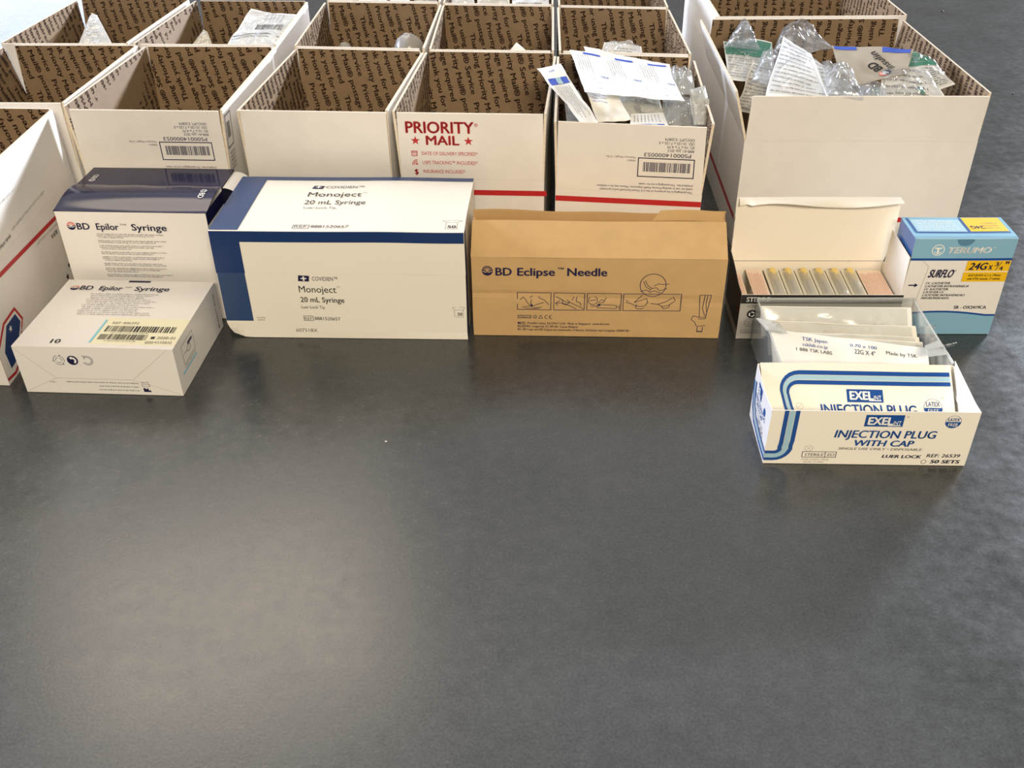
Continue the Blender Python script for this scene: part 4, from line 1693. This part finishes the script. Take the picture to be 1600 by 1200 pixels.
A.band([(d_ - .1, 14.4), (54, 15), (28, 18.6), (16, 26), (11.4, 38), (9.6, 49)], 3.0, 'ink_blue')
top2 = Art()
top2.put(exel(A, 20, 43, 17, 13))
A.text('INJECTION PLUG', 16, 36, 46, 4.6, 'ink_blue', .015)
A.text('WITH CAP', 22, 30, 30, 4.4, 'ink_blue', .02)
A.disc(55, 44, 4.2, 'ink_blue', n=18)
A.greek(24, 26, 34, 1.6, 'ink_grey', rnd)
A.text('LUER LOCK', 36, 21.5, 26, 2.6, 'ink_navy', .02)
A.text('50 SETS', 46, 17.6, 17, 2.6, 'ink_navy', .02)
mb.art(A, bent(F.left(), D))
mb.art(top2, bent(F.left(-.15), D))
mb.build('body', root)
# lid folded down inside the tray, print side up
ax = (F.p(0, 0, 0) - F.p(0, -66.0, -58.5)).normalized()


def lidp(u, v):
    # u along the width, v from the rear edge down into the tray
    x = 2 + (F.w - 6) * u
    s = 84 * v
    return F.p(x + 3.0 * v * (1 - u), F.d - 1.2 - s * .755, F.h + 2.2 - s * .655 + 1.5 * math.sin(3.1 * v) + .7 * math.sin(5 * u) * (1 - v))


mb = MB()
nl = (F.p(0, -.655, .755) - F.p(0, 0, 0)).normalized()
mb.sheet(lambda u, v: lidp(u, 1 - v), nl, .0007, 24, 10, 'card_cream', 'card_inside')
A = Art()


def lcurve(off):
    # mm: x to the right, y negative down the lid
    xl, yt, r = 22.5 - off * .6, -16.0 + off, 15 + off * .8
    pts = [(xl + 7, -62), (xl + 2.5, -46), (xl, yt - r)]
    for a in range(15, 91, 15):
        pts.append((xl + r - r * math.cos(math.radians(a)), yt - r + r * math.sin(math.radians(a))))
    pts += [(70, yt - .3), (110, yt - .3), (150, yt - .2), (188, yt)]
    return pts


bd_ = [lcurve(o_) for o_ in (7.6, 3.0, 2.4, -2.4, -3.0, -7.4)]
A.ribbon(bd_[0], bd_[1], 'ink_blue')
A.ribbon(bd_[2], bd_[3], 'ink_pale_blue')
A.ribbon(bd_[4], bd_[5], 'ink_blue')
top2 = Art()
top2.put(exel(A, 84, -41.5, 36, 13.4))
A.text('INJECTION PLUG', 58, -54.5, 95, 10.4, 'ink_blue', .018, shear=-.12)
A.ring(36.5, -46, 3.6, .4, 'ink_faint')
A.line([(34.5, -48), (38.5, -44)], .4, 'ink_faint')
top2.put(latex(A, 168.5, -46, 9.2))
A.text('\u00ae', 177.4, -37, 2.4, 2.4, 'ink_faint')
lm = lambda e: (lambda x, y: lidp((x - 1) / (F.w - 6), -y / 84) + nl * e)
mb.art(A, lm(.0004))
mb.art(top2, lm(.0006))
mb.build('lid', root)
mb = MB()
wf = lambda u, v: F.p(F.w - 1 + 5.0 * math.sin(1.6 * v) - 9 * v * v * .5, F.d - 2 - (F.d - 4) * u * (1 - .1 * v), F.h - 22 + 22 * v + 7 * v * (1 - u))
mb.sheet(wf, F.ux, .0007, 10, 8, 'card_white', 'card_white')
mb.build('side_flap', root, smooth=True)


# ---------------------------------------------------------------- pouches heaped in the mailing boxes
def lines(n, x0=.08, x1=.9, y0=.85, y1=.12, hgt=1.6, ink='ink_grey', shear=0):
    def f(w, h):
        A_ = Art()
        for k in range(n):
            y_ = h * (y0 + (y1 - y0) * k / max(1, n - 1))
            A_.greek(w * x0, y_, w * (x1 - x0) * rnd.uniform(.7, 1), hgt, ink, rnd)
        return A_
    return f


HEAP = 'paper pouches heaped in the front mailing box'


def strip_art(w, h):
    A_ = Art()
    A_.rect(w * .10, h * .70, w * .92, h * .80, 'pouch_blue', 6, 3)
    A_.rect(w * .42, h * .70, w * .64, h * .80, 'ink_pale_blue', 3, 3)
    A_.text('10mL', w * .45, h * .72, w * .2, 4, 'ink_white')
    A_.greek(w * .34, h * .9, w * .3, 3, 'pouch_blue', rnd)
    for k in range(7):
        u2 = Art()
        u2.greek(0, 0, h * rnd.uniform(.4, .56), 1.5, 'ink_grey', rnd)
        A_.put(u2, -90, w * (.16 + .1 * k), h * .66)
    return A_


def sheet_art(w, h):
    A_ = Art()
    n = 3
    for k in range(n):
        x = w * k / n
        wp = w / n
        A_.rect(x + wp * .4, h * .93, x + wp * .95, h * .975, 'pouch_blue', 4, 1)
        for j in range(6):
            u2 = Art()
            u2.greek(0, 0, h * rnd.uniform(.3, .5), 1.4, 'ink_grey', rnd)
            A_.put(u2, -90, x + wp * (.12 + .075 * j), h * .9)
        A_.text('10ml', x + wp * .72, h * .40, wp * .22, 6.4, 'ink_blue', .02, rot=0)
        for j in range(4):
            A_.greek(x + wp * (.42 + .13 * j), h * (.33 - .06 * j), 3.4, 2, 'ink_grey', rnd)
        A_.greek(x + wp * .5, h * .1, 4, 2.2, 'ink_navy', rnd)
        if k:
            A_.rect(x - .25, h * .02, x + .25, h * .98, 'ink_faint', 1, 8)
    return A_


def card_art(w, h):
    A_ = Art()
    for j in range(8):
        u2 = Art()
        u2.greek(0, 0, h * .5, 1.4, 'ink_grey', rnd)
        A_.put(u2, -90, w * (.1 + .1 * j), h * .85)
    A_.rect(w * .12, h * .06, w * .9, h * .22, 'pouch_blue', 6, 2)
    A_.rect(w * .55, h * .07, w * .72, h * .21, 'ink_pale_blue', 2, 2)
    return A_


def ten_art(w, h):
    A_ = Art()
    A_.text('10ml', w * .3, h * .55, 18, 9, 'ink_navy', .02, rot=-78)
    return A_


sachet('narrow white pouch with a blue block leaning out at the left of the heap', [(0.0367, 1.2502, 0.2320), (0.0675, 1.2648, 0.2320), (0.1078, 1.1275, 0.2040), (0.0875, 1.1192, 0.2050)], strip_art, 'pouch_paper', seed=11, filmed=False, name='syringe_pouch', cat='pouch', group=HEAP, amp=.003)
sachet('white pouch sheet hidden behind the broad sheet, only its top edge showing', [(0.1034, 1.3560, 0.2280), (0.2115, 1.2891, 0.2220), (0.2142, 1.2401, 0.2060), (0.1132, 1.2700, 0.2100)], None, 'pouch_paper', seed=12, filmed=False, name='syringe_pouch', cat='pouch', group=HEAP, amp=.003)
sachet('broad white sheet of three joined pouches lying on top of the heap', [(0.0820, 1.3204, 0.2360), (0.2016, 1.2482, 0.2330), (0.2095, 1.1442, 0.2240), (0.0927, 1.1724, 0.2260)], sheet_art, 'pouch_paper', seed=13, filmed=False, name='syringe_pouch', cat='pouch', group=HEAP, amp=.004, freq=16, nu=40, nv=24)
sachet('curled cream pouch just below the broad sheet at the left of the heap', [(0.0967, 1.2253, 0.2140), (0.1351, 1.1889, 0.2160), (0.1465, 1.1412, 0.2040), (0.1067, 1.1406, 0.2000)], lines(5, .1, .6, .95, .6, 1.8, 'pouch_blue'), 'pouch_cream', seed=14, filmed=False, name='syringe_pouch', cat='pouch', group=HEAP, amp=.006, freq=30)
sachet('small white card pouch with a blue band at the front of the heap', [(0.1480, 1.1560, 0.2050), (0.1871, 1.1590, 0.2050), (0.1908, 1.1261, 0.1980), (0.1441, 1.1298, 0.1980)], card_art, 'pouch_paper', seed=15, filmed=False, name='syringe_pouch', cat='pouch', group=HEAP, amp=.001)
sachet('greyish clear pouch lettered 10ml in the middle of the heap', [(0.1359, 1.2244, 0.2040), (0.1901, 1.2176, 0.2040), (0.1928, 1.1717, 0.1940), (0.1422, 1.1690, 0.1940)], ten_art, 'pouch_cream', seed=16, name='syringe_pouch', cat='pouch', group=HEAP, film_mat='milky_film', bulge=.006)
sachet('crumpled clear pouch at the back right of the heap', [(0.2099, 1.3097, 0.2140), (0.2416, 1.2931, 0.2120), (0.2420, 1.2442, 0.1960), (0.2102, 1.2434, 0.2000)], None, 'milky_film', seed=17, name='syringe_pouch', cat='pouch', group=HEAP, film_mat='clear_film', bulge=.016, amp=.004)
sachet('tall milky pouch standing at the right wall of the heaped box', [(0.2231, 1.1914, 0.2220), (0.2459, 1.2137, 0.2200), (0.2433, 1.1382, 0.1960), (0.2220, 1.1389, 0.1960)], None, 'milky_film', seed=18, name='syringe_pouch', cat='pouch', group=HEAP, film_mat='milky_film', bulge=.010, amp=.003)
sachet('crumpled clear pouch at the front right corner of the heap', [(0.1911, 1.2021, 0.2060), (0.2279, 1.2113, 0.2040), (0.2275, 1.1506, 0.1900), (0.1904, 1.1519, 0.1900)], None, 'milky_film', seed=19, name='syringe_pouch', cat='pouch', group=HEAP, film_mat='clear_film', bulge=.018, amp=.006)
sachet('clear pouch at the front left corner of the heap', [(0.0731, 1.2938, 0.1900), (0.0928, 1.2819, 0.1920), (0.1074, 1.1808, 0.1820), (0.0731, 1.1929, 0.1780)], None, 'milky_film', seed=20, name='syringe_pouch', cat='pouch', group=HEAP, film_mat='clear_film', bulge=.014, amp=.004)

BIG = 'crumpled pouches in the large mailing box'


def green_art(frac0, frac1, n=6):
    def f(w, h):
        A_ = Art()
        A_.rect(w * .02, h * .62, w * .98, h * .97, 'pouch_green', 8, 4)
        for k in range(2):
            A_.greek(w * .3, h * (.72 + .12 * k), w * .4, 2, 'ink_white', rnd)
        for k in range(n):
            A_.greek(w * .06, h * (.52 - .5 * k / n), w * rnd.uniform(.7, .88), 2.8, 'ink_black' if k % 3 == 0 else 'ink_grey', rnd)
        return A_
    return f


def bd_art(w, h):
    A_ = Art()
    B_ = Art()
    bd_logo(B_, 0, 0, 6.2)
    B_.text('BD', 9, -5, 15, 9, 'ink_black', .03)
    A_.put(B_, 128, w * .66, h * .2, 1.5, 1.5)
    B_ = Art()
    B_.text('Insulin', 0, 0, 40, 8.5, 'ink_black', .01)
    A_.put(B_, 122, w * .80, h * .36, 1.3, 1.3)
    A_.rect(w * .02, h * .9, w * .3, h * .985, 'pouch_blue', 4, 2)
    A_.rect(w * .62, h * .84, w * .97, h * .985, 'pouch_blue', 5, 2)
    return A_


def sc(label, q, art, mat, seed, **kw):
    d = dict(name='syringe_pouch', cat='pouch', group=BIG, film_mat='clear_film', bulge=.012, amp=.006, freq=18, nu=26, nv=18)
    d.update(kw)
    return sachet(label, q, art, mat, seed=seed, **d)


sc('clear pouch with a green band in the rear left corner of the large box', [(0.3287, 1.5225, 0.1880), (0.3936, 1.4849, 0.1940), (0.3746, 1.3636, 0.1740), (0.3126, 1.3841, 0.1700)], green_art(0, 1, 8), 'pouch_paper', 31)
sc('twisted clear film pouch rising at the rear left of the large box', [(0.3599, 1.5534, 0.2060), (0.3697, 1.5530, 0.2060), (0.3680, 1.4397, 0.1980), (0.3184, 1.4690, 0.1920)], None, 'clear_film', 32, bulge=.016, amp=.006)
sc('cream pouch with lines of print in the front left corner of the large box', [(0.3442, 1.3863, 0.1960), (0.3761, 1.3198, 0.2020), (0.3440, 1.2135, 0.1720), (0.2989, 1.2740, 0.1680)], lines(13, .06, .95, .94, .05, 3.2, 'ink_black'), 'pouch_cream', 33)
sc('bluish-white pouch with slanting print in the middle of the large box', [(0.3869, 1.4033, 0.2260), (0.4030, 1.3125, 0.2260), (0.4104, 1.2195, 0.1940), (0.3303, 1.2409, 0.1960)], lines(12, .06, .95, .92, .06, 3.2, 'ink_grey'), 'pouch_paper', 34, amp=.004)
sc('broad printed white pouch at the front middle of the large box', [(0.4182, 1.3923, 0.2040), (0.4410, 1.3172, 0.2020), (0.4743, 1.2587, 0.1780), (0.3727, 1.2648, 0.1720)], lines(10, .06, .95, .92, .06, 3.4, 'ink_grey'), 'pouch_paper', 35, amp=.005)
sc('twisted clear film pouch arching at the rear middle of the large box', [(0.4046, 1.4792, 0.2140), (0.4302, 1.4775, 0.2160), (0.4690, 1.4078, 0.2060), (0.3718, 1.3874, 0.2060)], None, 'clear_film', 36, bulge=.020, amp=.008)
sc('taupe pouch with a round logo and blue ends near the right of the large box', [(0.4494, 1.3783, 0.2200), (0.5496, 1.3422, 0.2240), (0.5250, 1.2893, 0.2080), (0.4361, 1.2610, 0.1980)], bd_art, 'pouch_taupe', 37, amp=.004, filmed=False)
sc('crumpled clear film pouch in front of the taupe pouch in the large box', [(0.4133, 1.2974, 0.2220), (0.4478, 1.2699, 0.2200), (0.4413, 1.1940, 0.2040), (0.3967, 1.2051, 0.2040)], None, 'clear_film', 38, bulge=.020, amp=.008)
sc('white pouch with a green end against the right wall of the large box', [(0.5350, 1.3594, 0.2140), (0.5695, 1.3413, 0.2120), (0.5938, 1.2898, 0.1900), (0.5230, 1.2616, 0.1900)], green_art(0, 1, 9), 'pouch_paper', 39)
sc('pale printed clear pouch at the front right of the large box', [(0.5001, 1.3121, 0.2080), (0.5564, 1.3053, 0.2060), (0.5758, 1.2443, 0.1800), (0.4806, 1.2478, 0.1800)], lines(6, .08, .9, .9, .1, 3.4, 'ink_grey'), 'pouch_paper', 40)
sc('green-labelled pouch low at the front rim of the large box', [(0.4783, 1.2819, 0.1940), (0.5465, 1.2741, 0.1940), (0.5446, 1.2406, 0.1800), (0.4643, 1.2435, 0.1800)], green_art(0, 1, 2), 'pouch_taupe', 41, amp=.003)

sc('clear crinkled film pouch between the cream and the bluish-white pouch in the large box', [(0.3589, 1.3940, 0.2060), (0.3821, 1.3931, 0.2060), (0.3441, 1.2870, 0.1940), (0.3242, 1.3045, 0.1920)], None, 'clear_film', 42, bulge=.016, amp=.007)
sc('crinkled film pouch between the taupe pouch and the front rim of the large box', [(0.4550, 1.2644, 0.2000), (0.4864, 1.2581, 0.2000), (0.4856, 1.2235, 0.1900), (0.4485, 1.2249, 0.1900)], None, 'clear_film', 43, bulge=.016, amp=.006)

REAR = 'pouches showing in the second-row mailing boxes'


def bands_art(w, h):
    A_ = Art()
    A_.barcode(w * .3, h * .58, w * .82, h * .70, 'ink_black', rnd)
    A_.band([(w * .02, h * .34), (w * .3, h * .46), (w * .6, h * .5), (w * .9, h * .42)], 2.0, 'ink_grey')
    A_.band([(w * .02, h * .28), (w * .3, h * .40), (w * .6, h * .44), (w * .9, h * .36)], 1.2, 'ink_black')
    for k in range(5):
        u2 = Art()
        u2.greek(0, 0, h * .2, 1.5, 'ink_grey', rnd)
        A_.put(u2, -90, w * (.4 + .08 * k), h * .96)
    A_.barcode(w * .1, h * .06, w * .8, h * .18, 'ink_grey', rnd)
    return A_


sc('pointed white pouch with grey print in the leftmost second-row box', [(-0.6922, 1.6944, 0.1960), (-0.6770, 1.6777, 0.1960), (-0.6089, 1.5506, 0.1680), (-0.6776, 1.5402, 0.1660)], lines(11, .2, .8, .75, .1, 2.6, 'ink_grey'), 'pouch_paper', 51, group=REAR, amp=.003, bulge=.006)
sc('puffy white pouch with dark barcode bands in the second-row box', [(-0.4254, 1.6903, 0.2000), (-0.3426, 1.6621, 0.1960), (-0.3543, 1.5335, 0.1660), (-0.4471, 1.5505, 0.1680)], bands_art, 'pouch_paper', 52, group=REAR, amp=.004, bulge=.010)
sc('small white pouch corner beside the puffy pouch in the second-row box', [(-0.4897, 1.6226, 0.1860), (-0.4797, 1.6074, 0.1860), (-0.4539, 1.5442, 0.1660), (-0.5063, 1.5464, 0.1660)], lines(3, .3, .7, .7, .4, 2, 'ink_grey'), 'pouch_cream', 53, group=REAR, amp=.002, bulge=.004)
sc('single paper tip rising in the second-row box behind the red-lettered one', [(0.0135, 1.5507, 0.1800), (0.0183, 1.5368, 0.1800), (0.0412, 1.5041, 0.1680), (-0.0075, 1.5061, 0.1680)], None, 'pouch_cream', 54, group=REAR, amp=.001, filmed=False)
sc('clear pouch with a printed white label in the second-row box behind the paper heap', [(0.1473, 1.5238, 0.1860), (0.2023, 1.5083, 0.1840), (0.2038, 1.4784, 0.1680), (0.1373, 1.4874, 0.1680)], lines(4, .3, .95, .7, .2, 2, 'ink_black'), 'pouch_paper', 55, group=REAR, amp=.004, bulge=.018)


def dome(label, c, rx, ry, rz):
    m_ = MB()
    m_.grid(lambda u, v: (c[0] + rx * math.cos(2 * math.pi * u) * math.cos(v * 1.55), c[1] + ry * math.sin(2 * math.pi * u) * math.cos(v * 1.55), c[2] + rz * math.sin(v * 1.55) + .002 * noise.noise(V((u * 9, v * 6, c[0] * 30)))), 28, 10, 'milky_film')
    ob = m_.build('plastic_dome', None, smooth=True)
    tag(ob, label, 'plastic dome', 'clear domes in the second-row box')


dome('larger rounded clear plastic dome at the right in the second-row box', (-0.1585, 1.5997, 0.1500), .026, .024, .032)
dome('smaller rounded clear plastic dome at the left in the second-row box', (-0.2614, 1.5971, 0.1500), .014, .014, .020)

BACK = 'pouches packed in the back-row mailing boxes'
for (a, c_, lab) in ((566, 600, 'leftmost'), (604, 636, 'second'), (640, 690, 'third')):
    pass
sc('printed pouch at the left in the back-row box third from the right', [(-0.2616, 1.8324, 0.2040), (-0.2173, 1.8207, 0.2040), (-0.2035, 1.7364, 0.1900), (-0.2539, 1.7388, 0.1900)], lines(8, .1, .9, .9, .1, 1.8, 'ink_grey'), 'pouch_paper', 61, group=BACK)
sc('printed pouch in the middle of the back-row box third from the right', [(-0.2081, 1.8208, 0.2060), (-0.1711, 1.8096, 0.2060), (-0.1663, 1.7346, 0.1900), (-0.1991, 1.7362, 0.1900)], lines(8, .1, .9, .9, .1, 1.8, 'ink_black'), 'pouch_paper', 62, group=BACK)
sc('taupe pouch at the right of the back-row box third from the right', [(-0.1636, 1.8266, 0.2020), (-0.1267, 1.8154, 0.2020), (-0.1182, 1.7323, 0.1900), (-0.1597, 1.7343, 0.1900)], None, 'pouch_taupe', 63, group=BACK)
sc('bluish clear pouch at the left in the middle back-row box', [(-0.0944, 1.8062, 0.2080), (-0.0605, 1.7952, 0.2080), (-0.0551, 1.7293, 0.1900), (-0.0943, 1.7312, 0.1900)], None, 'pouch_paper', 64, group=BACK, bulge=.018)
sc('grey printed pouch in the middle of the middle back-row box', [(-0.0518, 1.8040, 0.2080), (0.0041, 1.7919, 0.2080), (0.0036, 1.7265, 0.1900), (-0.0507, 1.7291, 0.1900)], lines(8, .1, .9, .9, .1, 1.8, 'ink_grey'), 'pouch_cream', 65, group=BACK)
sc('white printed pouch with a dark loop at the right of the middle back-row box', [(0.0108, 1.7915, 0.2080), (0.0704, 1.7793, 0.2080), (0.0704, 1.7149, 0.1900), (0.0079, 1.7179, 0.1900)], bands_art, 'pouch_paper', 66, group=BACK)

# bits of grit and lint lying on the floor
for (x, y, r, mt, lab) in ((-0.1290, 0.7833) + (.0013, 'ink_white', 'white paint chip lying alone in the middle of the floor'),
                           (0.4937, 1.4991) + (.001, 'ink_white', 'tiny white fleck on the floor right of the large box'),
                           (1.0282, 2.3954) + (.0035, 'ink_black', 'dark crumb on the floor beyond the large boxes, left of a smaller crumb'),
                           (0.9467, 1.8096) + (.002, 'ink_black', 'dark crumb on the floor at the right edge beside the large box')):
    m_ = MB()
    m_.grid(lambda u, v: (x + r * (1 + .3 * math.sin(5 * u * 6.28)) * math.cos(6.2832 * u) * math.cos(1.57 * v), y + .7 * r * math.sin(6.2832 * u) * math.cos(1.57 * v), .0002 + r * .5 * math.sin(1.57 * v)), 10, 4, mt)
    tag(m_.build('grit', None), lab, 'grit')
